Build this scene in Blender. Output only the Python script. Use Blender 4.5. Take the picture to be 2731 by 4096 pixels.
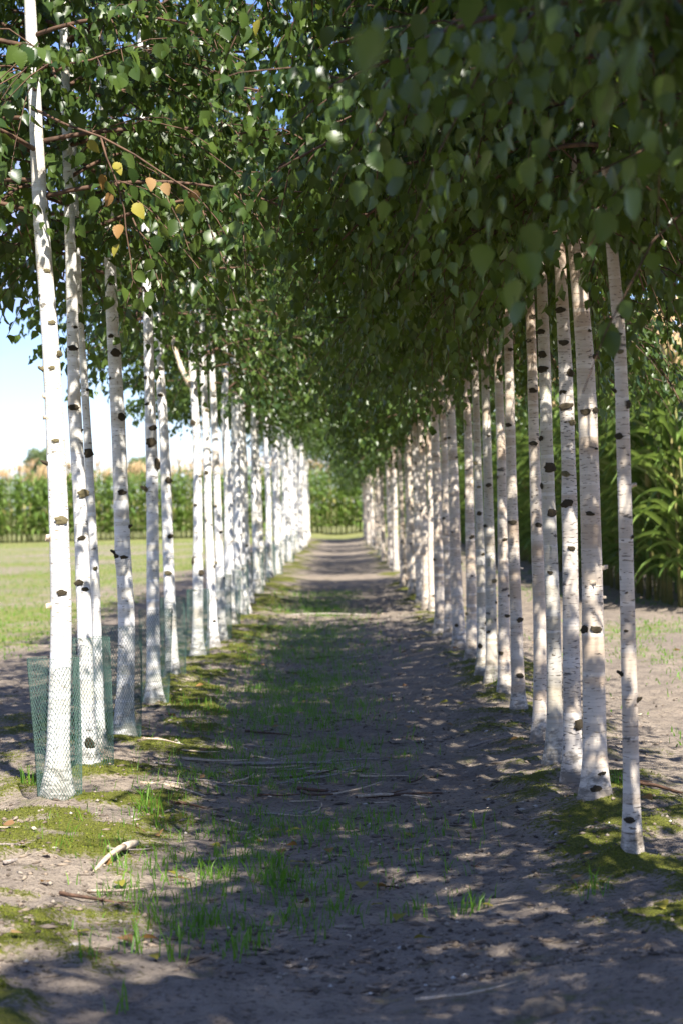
import bpy, math, random
import numpy as np
from mathutils import Vector, Matrix, noise

scene = bpy.context.scene
for o in list(bpy.data.objects):
    bpy.data.objects.remove(o, do_unlink=True)
COL = scene.collection
R = math.radians

# ------------------------------------------------------------------ camera, sky, sun, exposure
PW, PH = 2731.0, 4096.0                      # photograph size, used to turn its pixels into ground points
LENS, CAM_H = 75.0, 1.10
FPX = LENS / 36.0 * PH
ROLL = R(1.5)
VPX, VPY = 1360.0, 2028.0                    # where the rows converge

cam_data = bpy.data.cameras.new('camera')
cam = bpy.data.objects.new('camera', cam_data)
COL.objects.link(cam)
cam_data.sensor_fit = 'VERTICAL'
cam_data.sensor_height = 36.0
cam_data.lens = LENS
cam_data.clip_start = 0.1
cam_data.clip_end = 6000
_dx, _dy = VPX - PW / 2, VPY - PH / 2
_vx = _dx * math.cos(ROLL) - _dy * math.sin(ROLL)
_vy = _dx * math.sin(ROLL) + _dy * math.cos(ROLL)
YAW, PITCH = math.atan2(_vx, FPX), math.atan2(_vy, FPX)
FWD = Vector((-math.sin(YAW) * math.cos(PITCH), math.cos(YAW) * math.cos(PITCH), math.sin(PITCH))).normalized()
RIGHT0 = FWD.cross(Vector((0, 0, 1))).normalized()
UP0 = RIGHT0.cross(FWD)
RIGHT = RIGHT0 * math.cos(ROLL) - UP0 * math.sin(ROLL)
UP = UP0 * math.cos(ROLL) + RIGHT0 * math.sin(ROLL)
CAM = Vector((0, 0, CAM_H))
_m = Matrix((RIGHT, UP, -FWD)).transposed().to_4x4()
_m.translation = CAM
cam.matrix_world = _m
cam_data.dof.use_dof = True
cam_data.dof.focus_distance = 7.9
cam_data.dof.aperture_fstop = 5.0
cam_data.dof.aperture_blades = 7
scene.camera = cam

SUN_EL, SUN_AZ = R(49), R(17)                # azimuth: from straight behind the camera towards the right
world = bpy.data.worlds.new('World')
scene.world = world
world.use_nodes = True
wn, wl = world.node_tree.nodes, world.node_tree.links
wn.clear()
w_out = wn.new('ShaderNodeOutputWorld')
w_bg = wn.new('ShaderNodeBackground')
w_sky = wn.new('ShaderNodeTexSky')
w_sky.sky_type = 'NISHITA'
w_sky.sun_disc = False
w_sky.sun_elevation = SUN_EL
w_sky.sun_rotation = math.pi - SUN_AZ
w_sky.air_density = 1.0
w_sky.dust_density = 0.0
w_sky.ozone_density = 3.0
w_tc = wn.new('ShaderNodeTexCoord')
w_map = wn.new('ShaderNodeMapping')
w_map.inputs['Scale'].default_value = (1.0, 1.0, 3.2)
w_noise = wn.new('ShaderNodeTexNoise')
w_noise.inputs['Scale'].default_value = 5.5
w_noise.inputs['Detail'].default_value = 7
w_noise.inputs['Roughness'].default_value = 0.55
w_ramp = wn.new('ShaderNodeValToRGB')
w_ramp.color_ramp.elements[0].position = 0.45
w_ramp.color_ramp.elements[1].position = 0.67
w_mix = wn.new('ShaderNodeMixRGB')
w_mix.inputs['Color2'].default_value = (4.6, 5.0, 6.0, 1)
wl.new(w_tc.outputs['Generated'], w_map.inputs['Vector'])
wl.new(w_map.outputs['Vector'], w_noise.inputs['Vector'])
wl.new(w_noise.outputs['Fac'], w_ramp.inputs['Fac'])
wl.new(w_ramp.outputs['Color'], w_mix.inputs['Fac'])
wl.new(w_sky.outputs['Color'], w_mix.inputs['Color1'])
w_tint = wn.new('ShaderNodeMixRGB')
w_tint.blend_type = 'MULTIPLY'
w_tint.inputs['Fac'].default_value = 1.0
w_tint.inputs['Color2'].default_value = (0.68, 0.74, 1.02, 1)
wl.new(w_mix.outputs['Color'], w_tint.inputs['Color1'])
wl.new(w_tint.outputs['Color'], w_bg.inputs['Color'])
wl.new(w_bg.outputs['Background'], w_out.inputs['Surface'])
w_bg.inputs['Strength'].default_value = 0.068

sun_data = bpy.data.lights.new('sun', 'SUN')
sun_data.energy = 5.0
sun_data.angle = R(0.55)
sun_data.color = (1.0, 0.94, 0.85)
sun = bpy.data.objects.new('sun', sun_data)
COL.objects.link(sun)
TO_SUN = Vector((math.sin(SUN_AZ) * math.cos(SUN_EL), -math.cos(SUN_AZ) * math.cos(SUN_EL), math.sin(SUN_EL)))
sun.rotation_euler = TO_SUN.to_track_quat('Z', 'Y').to_euler()

scene.view_settings.view_transform = 'Standard'
scene.view_settings.look = 'None'
scene.view_settings.gamma = 1.0
scene.view_settings.exposure = 1.58
scene.view_settings.use_curve_mapping = False
scene.render.engine = 'CYCLES'
scene.cycles.use_denoising = True
scene.cycles.max_bounces = 7
scene.cycles.diffuse_bounces = 4
scene.cycles.glossy_bounces = 2
scene.cycles.transmission_bounces = 4
scene.cycles.transparent_max_bounces = 4

# ------------------------------------------------------------------ helpers
def ray(px, py):
    return (FWD + RIGHT * ((px - PW / 2) / FPX) - UP * ((py - PH / 2) / FPX))

def at_depth(px, py, y):
    d = ray(px, py)
    return CAM + d * (y / d.y)

def on_ground(px, py, z=0.03):
    d = ray(px, py)
    return CAM + d * ((z - CAM_H) / d.z)

def project(p):
    v = Vector(p) - CAM
    d = v.dot(FWD)
    if d < 0.2:
        return None
    return PW / 2 + v.dot(RIGHT) / d * FPX, PH / 2 - v.dot(UP) / d * FPX, d

def tag(o, label=None, cat=None, group=None, kind=None):
    if label: o['label'] = label
    if cat: o['category'] = cat
    if group: o['group'] = group
    if kind: o['kind'] = kind
    return o

def link(name, data, parent=None, loc=None, rot=None, scale=None):
    o = bpy.data.objects.new(name, data)
    COL.objects.link(o)
    if parent is not None: o.parent = parent
    if loc is not None: o.location = loc
    if rot is not None: o.rotation_euler = rot
    if scale is not None: o.scale = scale
    return o

def mesh_np(name, verts, tris, mat, tint=None, smooth=False, uv=None):
    """a mesh from numpy vertices and triangles; tint is a value for each vertex"""
    verts = np.asarray(verts, np.float32)
    tris = np.asarray(tris, np.int32)
    me = bpy.data.meshes.new(name)
    me.vertices.add(len(verts))
    me.vertices.foreach_set('co', verts.ravel())
    k = tris.shape[1]
    me.loops.add(tris.size)
    me.loops.foreach_set('vertex_index', tris.ravel())
    me.polygons.add(len(tris))
    me.polygons.foreach_set('loop_start', np.arange(0, tris.size, k, dtype=np.int32))
    if smooth:
        me.polygons.foreach_set('use_smooth', np.ones(len(tris), bool))
    me.update(calc_edges=True)
    if tint is not None:
        a = me.attributes.new('tint', 'FLOAT', 'POINT')
        a.data.foreach_set('value', np.asarray(tint, np.float32))
    if uv is not None:
        l = me.uv_layers.new(name='UVMap')
        l.data.foreach_set('uv', np.asarray(uv, np.float32).ravel())
    if mat is not None:
        me.materials.append(mat)
    return me

class Geo:
    """collects pieces of one mesh"""
    def __init__(s):
        s.v, s.f, s.t, s.n = [], [], [], 0
    def add(s, v, f, t=0.5):
        v = np.asarray(v, float); f = np.asarray(f, int)
        s.v.append(v); s.f.append(f + s.n)
        s.t.append(np.full(len(v), t) if np.isscalar(t) else np.asarray(t))
        s.n += len(v)
    def mesh(s, name, mat, smooth=False):
        return mesh_np(name, np.concatenate(s.v), np.concatenate(s.f), mat, np.concatenate(s.t), smooth)

def frame_of(d):
    d = np.asarray(d, float); d = d / (np.linalg.norm(d) + 1e-9)
    a = np.array([0, 0, 1.0]) if abs(d[2]) < 0.9 else np.array([1.0, 0, 0])
    s = np.cross(d, a); s /= np.linalg.norm(s)
    return d, s, np.cross(s, d)

def tube(pts, radii, sides=5, cap=True):
    pts = np.asarray(pts, float); n = len(pts)
    V, F = [], []
    ang = np.linspace(0, 2 * math.pi, sides, endpoint=False)
    for i in range(n):
        d = pts[min(i + 1, n - 1)] - pts[max(i - 1, 0)]
        d, s, u = frame_of(d)
        V.append(pts[i] + radii[i] * (np.cos(ang)[:, None] * s + np.sin(ang)[:, None] * u))
    for i in range(n - 1):
        for j in range(sides):
            a, b = i * sides + j, i * sides + (j + 1) % sides
            F += [(a, b, b + sides), (a, b + sides, a + sides)]
    V = np.concatenate(V)
    if cap:
        V = np.vstack([V, pts[0], pts[-1]])
        c0, c1 = n * sides, n * sides + 1
        for j in range(sides):
            F.append((c0, (j + 1) % sides, j))
            F.append((c1, (n - 1) * sides + j, (n - 1) * sides + (j + 1) % sides))
    return V, np.array(F)

# ------------------------------------------------------------------ materials
class Nodes:
    def __init__(s, name):
        s.m = bpy.data.materials.new(name); s.m.use_nodes = True
        s.t = s.m.node_tree; s.t.nodes.clear()
        s.out = s.t.nodes.new('ShaderNodeOutputMaterial')
    def new(s, k, **kw):
        n = s.t.nodes.new(k)
        for a, b in kw.items():
            if a.startswith('i_'):
                n.inputs[a[2:].replace('_', ' ')].default_value = b
            else:
                setattr(n, a, b)
        return n
    def l(s, a, b): s.t.links.new(a, b)
    def noise(s, vec, scale, detail=3, rough=0.55):
        n = s.new('ShaderNodeTexNoise'); n.inputs['Scale'].default_value = scale
        n.inputs['Detail'].default_value = detail; n.inputs['Roughness'].default_value = rough
        if vec is not None: s.l(vec, n.inputs['Vector'])
        return n.outputs['Fac']
    def mapping(s, vec, scale=(1, 1, 1), loc=(0, 0, 0)):
        n = s.new('ShaderNodeMapping'); n.inputs['Scale'].default_value = scale; n.inputs['Location'].default_value = loc
        s.l(vec, n.inputs['Vector']); return n.outputs['Vector']
    def ramp(s, fac, stops, interp='LINEAR'):
        n = s.new('ShaderNodeValToRGB'); cr = n.color_ramp; cr.interpolation = interp
        while len(cr.elements) < len(stops): cr.elements.new(0.5)
        for e, (p, c) in zip(cr.elements, stops):
            e.position = p; e.color = (c, c, c, 1) if not isinstance(c, tuple) else (*c, 1)
        s.l(fac, n.inputs['Fac']); return n.outputs['Color']
    def mix(s, fac, a, b, mode='MIX'):
        n = s.new('ShaderNodeMixRGB', blend_type=mode)
        for k, v in (('Fac', fac), ('Color1', a), ('Color2', b)):
            if hasattr(v, 'links'): s.l(v, n.inputs[k])
            elif isinstance(v, tuple): n.inputs[k].default_value = (*v, 1)
            else: n.inputs[k].default_value = v
        return n.outputs['Color']
    def math(s, op, a, b=0.0):
        n = s.new('ShaderNodeMath', operation=op)
        for i, v in enumerate((a, b)):
            if hasattr(v, 'links'): s.l(v, n.inputs[i])
            else: n.inputs[i].default_value = v
        return n.outputs[0]
    def attr(s, name):
        n = s.new('ShaderNodeAttribute'); n.attribute_name = name; return n.outputs['Fac']
    def rand(s):
        return s.new('ShaderNodeObjectInfo').outputs['Random']
    def finish(s, col, rough=0.7, bump=None, bstr=0.3, bdist=0.01, spec=0.3, trans=None, tfac=0.3):
        p = s.new('ShaderNodeBsdfPrincipled')
        if hasattr(col, 'links'): s.l(col, p.inputs['Base Color'])
        else: p.inputs['Base Color'].default_value = (*col, 1)
        if hasattr(rough, 'links'): s.l(rough, p.inputs['Roughness'])
        else: p.inputs['Roughness'].default_value = rough
        p.inputs['Specular IOR Level'].default_value = spec
        if bump is not None:
            b = s.new('ShaderNodeBump'); b.inputs['Strength'].default_value = bstr; b.inputs['Distance'].default_value = bdist
            s.l(bump, b.inputs['Height']); s.l(b.outputs['Normal'], p.inputs['Normal'])
        if trans is not None:
            t = s.new('ShaderNodeBsdfTranslucent')
            if hasattr(trans, 'links'): s.l(trans, t.inputs['Color'])
            else: t.inputs['Color'].default_value = (*trans, 1)
            m = s.new('ShaderNodeMixShader'); m.inputs[0].default_value = tfac
            s.l(p.outputs[0], m.inputs[1]); s.l(t.outputs[0], m.inputs[2]); s.l(m.outputs[0], s.out.inputs['Surface'])
        else:
            s.l(p.outputs[0], s.out.inputs['Surface'])
        return s.m

def bark_material(name, light, warm, lentil, dark, lichen, lent_amount, lichen_amount, young=0.0):
    n = Nodes(name)
    uv = n.new('ShaderNodeTexCoord').outputs['UV']
    shift = n.new('ShaderNodeCombineXYZ'); rnd = n.rand()
    n.l(n.math('MULTIPLY', rnd, 17.0), shift.inputs[0]); n.l(n.math('MULTIPLY', rnd, 31.0), shift.inputs[1])
    va = n.new('ShaderNodeVectorMath', operation='ADD'); n.l(uv, va.inputs[0]); n.l(shift.outputs[0], va.inputs[1]); u = va.outputs[0]
    sep = n.new('ShaderNodeSeparateXYZ'); n.l(uv, sep.inputs[0]); v = sep.outputs[1]
    tone = n.noise(n.mapping(u, (3.0, 7.0, 1)), 1.0, 4)
    col = n.mix(n.ramp(tone, [(0.38, 0.0), (0.66, 1.0)]), light, warm)
    band = n.noise(n.mapping(u, (0.35, 9.0, 1)), 1.0, 1)                      # rings where the outer bark peeled
    col = n.mix(n.ramp(band, [(0.50, 0.0), (0.515, 1.0), (0.57, 1.0), (0.585, 0.0)]), col, tuple(min(1, c * 1.13) for c in light))
    band2 = n.noise(n.mapping(u, (0.5, 5.0, 1), (3, 9, 0)), 1.0, 2)
    col = n.mix(n.ramp(band2, [(0.60, 0.0), (0.64, 0.55)]), col, tuple(c * k for c, k in zip(warm, (0.86, 0.76, 0.66))))
    grain = n.noise(n.mapping(u, (12, 160, 1)), 1.0, 2)
    col = n.mix(n.ramp(grain, [(0.35, 0.16), (0.6, 0.0)]), col, lentil)
    lent = n.noise(n.mapping(u, (46, 150, 1)), 1.0, 1, 0.4)
    lmask = n.ramp(lent, [(0.655 - lent_amount, 0.0), (0.69 - lent_amount, 0.9)])
    zone = n.ramp(n.noise(n.mapping(u, (5, 4, 1), (8, 2, 0)), 1.0, 2), [(0.36, 0.15), (0.60, 1.0)])
    lmask = n.mix(1.0, lmask, zone, 'MULTIPLY')
    col = n.mix(lmask, col, lentil)
    li = n.noise(n.mapping(u, (16, 9, 1), (5, 5, 0)), 1.0, 5, 0.65)
    limask = n.ramp(li, [(0.70 - lichen_amount, 0.0), (0.78 - lichen_amount, 0.75)])
    col = n.mix(limask, col, lichen)
    scar = n.noise(n.mapping(u, (9, 26, 1), (1, 7, 0)), 1.0, 4, 0.6)
    smask = n.ramp(scar, [(0.645, 0.0), (0.685, 0.85)])
    col = n.mix(smask, col, dark)
    if young:                                                                 # upper stem still wears its coppery young bark
        yv = n.math('ADD', v, n.math('MULTIPLY', n.math('SUBTRACT', tone, 0.5), 0.9))
        col = n.mix(n.ramp(n.math('MULTIPLY', yv, 0.3), [(0.46, 0.0), (0.72, young)]), col, (0.34, 0.19, 0.105))
    low = n.math('SUBTRACT', 1.0, n.math('MULTIPLY', v, 3.6))                   # rough dirty foot of the stem
    foot = n.math('ADD', low, n.math('MULTIPLY', n.math('SUBTRACT', n.noise(n.mapping(u, (26, 34, 1)), 1.0, 5, 0.7), 0.5), 2.6))
    fmask = n.ramp(foot, [(0.50, 0.0), (0.90, 0.75)])
    col = n.mix(fmask, col, (0.10, 0.085, 0.065))
    h = n.math('SUBTRACT', n.math('MULTIPLY', grain, 0.4), n.math('ADD', n.math('MULTIPLY', lmask, 0.5), n.math('MULTIPLY', smask, 0.6)))
    return n.finish(col, 0.62, h, 0.5, 0.004, 0.25)

M = {}
M['bark_white'] = bark_material('bark_white', (0.70, 0.69, 0.67), (0.62, 0.59, 0.51), (0.20, 0.155, 0.10), (0.11, 0.09, 0.06), (0.34, 0.36, 0.18), 0.012, 0.025)
M['bark_cream'] = bark_material('bark_cream', (0.56, 0.495, 0.415), (0.47, 0.375, 0.28), (0.13, 0.10, 0.075), (0.045, 0.04, 0.034), (0.19, 0.21, 0.13), 0.035, 0.02, 0.85)
M['bark_mossy'] = bark_material('bark_mossy', (0.50, 0.47, 0.41), (0.42, 0.365, 0.27), (0.12, 0.10, 0.07), (0.05, 0.045, 0.035), (0.17, 0.20, 0.10), 0.02, 0.09, 0.85)
M['bark_speckled'] = bark_material('bark_speckled', (0.55, 0.505, 0.45), (0.48, 0.40, 0.315), (0.07, 0.06, 0.05), (0.04, 0.035, 0.03), (0.2, 0.21, 0.13), 0.055, 0.0, 0.85)

def simple(name, c1, c2, scale=30, rough=0.8, bstr=0.4, spec=0.2):
    n = Nodes(name)
    co = n.new('ShaderNodeTexCoord').outputs['Object']
    f = n.noise(co, scale, 4, 0.65)
    return n.finish(n.mix(n.ramp(f, [(0.35, 0.0), (0.65, 1.0)]), c1, c2), rough, f, bstr, 0.01, spec)

M['knot'] = simple('knot_bark', (0.035, 0.028, 0.021), (0.13, 0.105, 0.062), 60, 0.9, 0.9)
M['knot_pale'] = simple('knot_pale', (0.10, 0.08, 0.04), (0.42, 0.36, 0.2), 60, 0.9, 0.9)
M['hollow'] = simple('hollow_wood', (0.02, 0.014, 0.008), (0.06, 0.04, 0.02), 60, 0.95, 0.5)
M['flap'] = simple('peeled_bark', (0.62, 0.56, 0.46), (0.42, 0.30, 0.18), 25, 0.7, 0.3)
M['twig'] = simple('twig_wood', (0.055, 0.034, 0.024), (0.13, 0.075, 0.048), 20, 0.7, 0.3)
M['dead_wood'] = simple('dead_wood', (0.16, 0.13, 0.11), (0.34, 0.30, 0.27), 30, 0.9, 0.5)
M['pale_wood'] = simple('pale_wood', (0.34, 0.25, 0.16), (0.55, 0.46, 0.36), 30, 0.9, 0.5)
M['clay'] = simple('soil_clod', (0.12, 0.10, 0.08), (0.22, 0.18, 0.13), 40, 0.95, 0.6)

def leaf_material(name, dark, light, trans, rough=0.38, tfac=0.3):
    n = Nodes(name)
    t = n.attr('tint')
    col = n.mix(n.ramp(t, [(0.0, 0.0), (0.9, 1.0)]), dark, light)
    tr = n.mix(t, tuple(c * 0.75 for c in trans), trans)
    return n.finish(col, rough, None, spec=0.35, trans=tr, tfac=tfac)

M['leaf'] = leaf_material('birch_leaf', (0.018, 0.043, 0.013), (0.076, 0.118, 0.024), (0.21, 0.30, 0.03), 0.36, 0.32)
M['leaf_yellow'] = leaf_material('yellow_leaf', (0.20, 0.19, 0.03), (0.34, 0.29, 0.05), (0.42, 0.36, 0.05), 0.5)
M['leaf_orange'] = leaf_material('orange_leaf', (0.22, 0.12, 0.04), (0.38, 0.22, 0.07), (0.42, 0.23, 0.06), 0.55)
M['leaf_dry'] = leaf_material('dry_leaf', (0.16, 0.08, 0.035), (0.40, 0.28, 0.11), (0.3, 0.16, 0.05), 0.7, 0.15)
M['grass'] = leaf_material('grass_blade', (0.05, 0.14, 0.010), (0.13, 0.26, 0.022), (0.20, 0.42, 0.02), 0.5, 0.35)
M['moss'] = leaf_material('moss_tuft', (0.06, 0.082, 0.007), (0.155, 0.175, 0.014), (0.24, 0.27, 0.02), 0.8, 0.2)
M['corn_leaf'] = leaf_material('corn_leaf', (0.07, 0.14, 0.032), (0.19, 0.27, 0.065), (0.28, 0.40, 0.08), 0.38, 0.3)
M['corn_stalk'] = simple('corn_stalk', (0.13, 0.17, 0.05), (0.26, 0.19, 0.08), 6, 0.6, 0.1)
M['tassel'] = simple('corn_tassel', (0.40, 0.27, 0.14), (0.50, 0.36, 0.20), 12, 0.9, 0.1)
M['husk'] = simple('corn_husk', (0.30, 0.30, 0.09), (0.46, 0.38, 0.16), 12, 0.6, 0.1)
M['guard'] = Nodes('green_plastic').finish((0.06, 0.125, 0.10), 0.45, spec=0.4)
M['far_leaf'] = leaf_material('far_leaf', (0.05, 0.08, 0.03), (0.11, 0.15, 0.05), (0.15, 0.2, 0.05), 0.7, 0.15)

def ground_material(name):
    n = Nodes(name)
    co = n.new('ShaderNodeNewGeometry').outputs['Position']
    big = n.noise(co, 0.9, 4)
    mid = n.noise(co, 7.0, 5, 0.6)
    fine = n.noise(co, 55.0, 4, 0.65)
    grit = n.noise(co, 190.0, 2, 0.6)
    soil = n.mix(n.ramp(big, [(0.36, 0.0), (0.64, 1.0)]), (0.34, 0.28, 0.215), (0.25, 0.21, 0.17))
    soil = n.mix(n.ramp(mid, [(0.40, 0.0), (0.68, 0.75)]), soil, (0.15, 0.125, 0.105))
    soil = n.mix(n.ramp(fine, [(0.52, 0.0), (0.66, 0.85)]), soil, (0.085, 0.068, 0.055))
    soil = n.mix(n.ramp(grit, [(0.62, 0.0), (0.74, 0.6)]), soil, (0.46, 0.40, 0.33))
    green = n.attr('green')
    gcol = n.mix(n.ramp(fine, [(0.35, 0.0), (0.65, 1.0)]), (0.13, 0.155, 0.032), (0.23, 0.25, 0.06))
    gm = n.math('ADD', green, n.math('MULTIPLY', n.math('SUBTRACT', mid, 0.5), 1.5))
    soil = n.mix(n.ramp(gm, [(0.35, 0.0), (0.75, 0.85)]), soil, gcol)
    moss = n.attr('moss')
    mcol = n.mix(n.ramp(grit, [(0.35, 0.0), (0.65, 1.0)]), (0.055, 0.066, 0.008), (0.15, 0.16, 0.015))
    mm = n.math('ADD', moss, n.math('MULTIPLY', n.math('SUBTRACT', fine, 0.5), 1.9))
    soil = n.mix(n.ramp(mm, [(0.36, 0.0), (0.72, 0.92)]), soil, mcol)
    h = n.math('ADD', n.math('MULTIPLY', fine, 0.7), n.math('ADD', n.math('MULTIPLY', grit, 0.25), mid))
    return n.finish(soil, 0.92, h, 1.0, 0.035, 0.12)
M['ground'] = ground_material('sandy_ground')

# ------------------------------------------------------------------ ground
ROW_L, ROW_R = -1.08, 0.87
CORN_Y = 86.0
CORN_X = 3.42

def nz(x, y, s, seed=0.0):
    return noise.noise((x * s + seed, y * s - seed * 1.7, seed * 0.37))

def moss_at(x, y):
    a = 1.35 * math.exp(-((x - ROW_L - 0.14) / 0.36) ** 2) + math.exp(-((x - ROW_R - 0.05) / 0.34) ** 2)
    a += 0.55 * math.exp(-((x + 1.75) / 0.4) ** 2) * (1.0 if y < 13 else 0.4)
    return min(1.0, max(0.0, a * (0.52 + 1.2 * nz(x, y, 2.3, 4.0) + 1.2 * nz(x, y, 5.5, 9.0))))

def green_at(x, y):
    g = 0.0
    if x < -2.0:
        g = min(1.0, (-2.0 - x) / 0.9) * (0.60 + 0.5 * nz(x, y * 0.45, 0.55, 2.0) + 0.25 * nz(x, y, 2.5, 5.0))
    elif x > 1.6:
        g = min(1.0, (x - 1.6) / 0.6) * (0.16 + 0.55 * nz(x, y * 0.5, 0.9, 7.0))
    else:
        g = 0.12 + 0.3 * nz(x, y, 1.3, 3.0)
    if y > 70:
        g = max(g, min(1, (y - 70) / 4) * 0.75)
    return min(1.0, max(0.0, g))

BUMPS = []                                                                   # soil heaped round the nearer stems
for _px, _py in ((228, 3214), (357, 3111), (404, 3030), (495, 2969), (616, 2826), (692, 2727), (792, 2624), (2528, 3454), (2382, 3258), (2290, 3163), (2218, 3075), (2160, 2977), (2073, 2862), (2017, 2796)):
    _p = on_ground(_px, _py, z=0.045); BUMPS.append((_p.x, _p.y))

def height(x, y, fine=True):
    if y > 100 or abs(x) > 30 or y < -5:
        return 0.0
    b = 0.055 * math.exp(-((x - ROW_L) / 0.42) ** 2) + 0.055 * math.exp(-((x - ROW_R - 0.05) / 0.42) ** 2)
    b *= 1 + 0.5 * nz(x, y, 1.1, 6.0)
    b -= 0.015 * math.exp(-((x + 0.1) / 0.5) ** 2)
    b += 0.022 * nz(x, y, 1.4, 1.0)
    if fine:
        b += 0.018 * nz(x, y, 5.0, 2.0) + 0.013 * nz(x, y, 13.0, 3.0)
        if y < 14 and (abs(x - ROW_L) < 0.4 or abs(x - ROW_R) < 0.4):
            for bx, by in BUMPS:
                if abs(y - by) < 0.35: b += 0.028 * math.exp(-((x - bx) ** 2 + (y - by) ** 2) / 0.011)
        m = moss_at(x, y)
        if m > 0.35:
            b += 0.022 * min(1, (m - 0.35) / 0.3) * (0.7 + 0.5 * nz(x, y, 9.0, 8.0))
    return b

def build_ground():
    xs = [-3000, -1200, -400, -150, -80, -50, -36, -28, -22, -17, -13, -10, -8, -6.8, -5.8, -5.0]
    xs += list(np.arange(-4.4, -2.2, 0.08)) + list(np.arange(-2.2, 2.2, 0.026)) + list(np.arange(2.2, 4.4, 0.08))
    xs += [4.6, 5.2, 6.2, 7.5, 9, 12, 16, 22, 30, 50, 150, 400, 1200, 3000]
    ys = [-60, -25, -12, -6, -2.5, 0, 1.5, 2.6, 3.3, 3.8]
    y = 4.1
    while y < 92:
        ys.append(y); y += max(0.018, 0.0042 * y) if y < 40 else 0.008 * y
    ys += [94, 105, 130, 200, 400, 1000, 3500]
    xs, ys = np.array(xs, float), np.array(ys, float)
    nx, ny = len(xs), len(ys)
    V = np.zeros((ny, nx, 3)); moss = np.zeros((ny, nx)); green = np.zeros((ny, nx))
    for j in range(ny):
        yy = ys[j]
        for i in range(nx):
            xx = xs[i]
            near = abs(xx) < 5.5 and 3 < yy < 60
            V[j, i] = (xx, yy, height(xx, yy, near and yy < 30))
            if abs(xx) < 40 and -5 < yy < 100:
                green[j, i] = green_at(xx, yy)
                if abs(xx) < 3 and yy < 70: moss[j, i] = moss_at(xx, yy)
            else:
                green[j, i] = 0.7
    idx = np.arange(ny * nx).reshape(ny, nx)
    quads = np.stack([idx[:-1, :-1], idx[:-1, 1:], idx[1:, 1:], idx[1:, :-1]], -1)
    cx = (xs[:-1] + xs[1:]) / 2; cy = (ys[:-1] + ys[1:]) / 2
    CX, CY = np.meshgrid(cx, cy)
    is_path = (CX > -0.72) & (CX < 0.52) & (CY < 74) & (CY > 0)
    is_lawn = (CX < -2.35) & (CX > -60) & (CY < CORN_Y - 0.4) & (CY > -3)
    for name, mask in (('path', is_path), ('lawn', is_lawn), ('ground', ~(is_path | is_lawn))):
        q = quads[mask]
        used, inv = np.unique(q.ravel(), return_inverse=True)
        me = mesh_np(name, V.reshape(-1, 3)[used], inv.reshape(-1, 4), M['ground'], smooth=True)
        for an, arr in (('moss', moss), ('green', green)):
            a = me.attributes.new(an, 'FLOAT', 'POINT'); a.data.foreach_set('value', arr.reshape(-1)[used].astype(np.float32))
        tag(link(name, me), {'path': 'shaded sandy path strewn with twigs between the two birch rows',
                             'lawn': 'sunlit patchy mown lawn beside the white birch row',
                             'ground': 'mossy sandy soil under and around the birch rows'}[name], kind='structure')
build_ground()

# ------------------------------------------------------------------ leaves
LEAF_L = np.array([  # x across, y along, z out of the blade
    [0, 0, 0], [0, 0.46, -0.02], [0, 1.0, -0.16], [-0.38, 0.28, 0.10], [-0.22, 0.66, 0.05], [0.38, 0.28, 0.10], [0.22, 0.66, 0.05]])
LEAF_F = np.array([[0, 1, 3], [3, 1, 4], [4, 1, 2], [0, 5, 1], [5, 6, 1], [6, 2, 1]])

def detailed_leaf(seed):
    rng = random.Random(seed)
    ys = [0.0, 0.06, 0.15, 0.26, 0.38, 0.50, 0.61, 0.71, 0.80, 0.88, 1.0]
    ws = [0.0, 0.19, 0.33, 0.385, 0.37, 0.325, 0.265, 0.20, 0.13, 0.065, 0.0]
    fold, droop, twist = rng.uniform(0.10, 0.32), rng.uniform(0.05, 0.3), rng.uniform(-0.25, 0.25)
    V, F = [], []
    for y in ys: V.append((0, y, -droop * y * y))
    n = len(ys)
    for s in (-1, 1):
        for i in range(1, n - 1):
            w = ws[i] * (1 + rng.uniform(-0.04, 0.04))
            V.append((s * w, ys[i] - 0.01, -droop * ys[i] ** 2 + fold * w * (1 + 0.3 * math.sin(9 * ys[i])) + s * twist * w * ys[i]))
            V.append((s * (w * 0.93), ys[i] + 0.045, -droop * ys[i] ** 2 + fold * w * 0.93 + s * twist * w * ys[i]))   # tooth
    k = 2 * (n - 2)
    for si, s in enumerate((-1, 1)):
        rim = [0] + [n + si * k + q for q in range(k)] + [n - 1]
        for i in range(1, n):
            mid0, mid1 = i - 1, i
            if i == 1: seq = [rim[0], rim[1]]
            elif i == n - 1: seq = [rim[2 * i - 3], rim[2 * i - 2], rim[-1]]
            else: seq = [rim[2 * i - 3], rim[2 * i - 2], rim[2 * i - 1]]
            for a, b in zip(seq[:-1], seq[1:]):
                F.append((mid1, b, a) if s > 0 else (mid1, a, b))
            if i > 1: F.append((mid0, mid1, seq[0]) if s > 0 else (mid0, seq[0], mid1))
    st, sf = tube([(0, -0.28, 0.02), (0, -0.12, 0.03), (0, 0.02, 0)], [0.014, 0.012, 0.012], 3, False)      # leaf stalk
    V = np.vstack([np.array(V), st]); F = np.vstack([np.array(F), sf + len(V) - len(st)])
    return V, F

LEAF_MESH = {}
for key in ('leaf', 'leaf_yellow', 'leaf_orange', 'leaf_dry'):
    LEAF_MESH[key] = []
    for q in range(6 if key == 'leaf' else 3):
        v, f = detailed_leaf(q + 11)
        LEAF_MESH[key].append(mesh_np('leaf', v, f, M[key], np.full(len(v), (0.08, 0.3, 0.5, 0.75, 0.95, 0.4)[q]), smooth=True))

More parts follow.
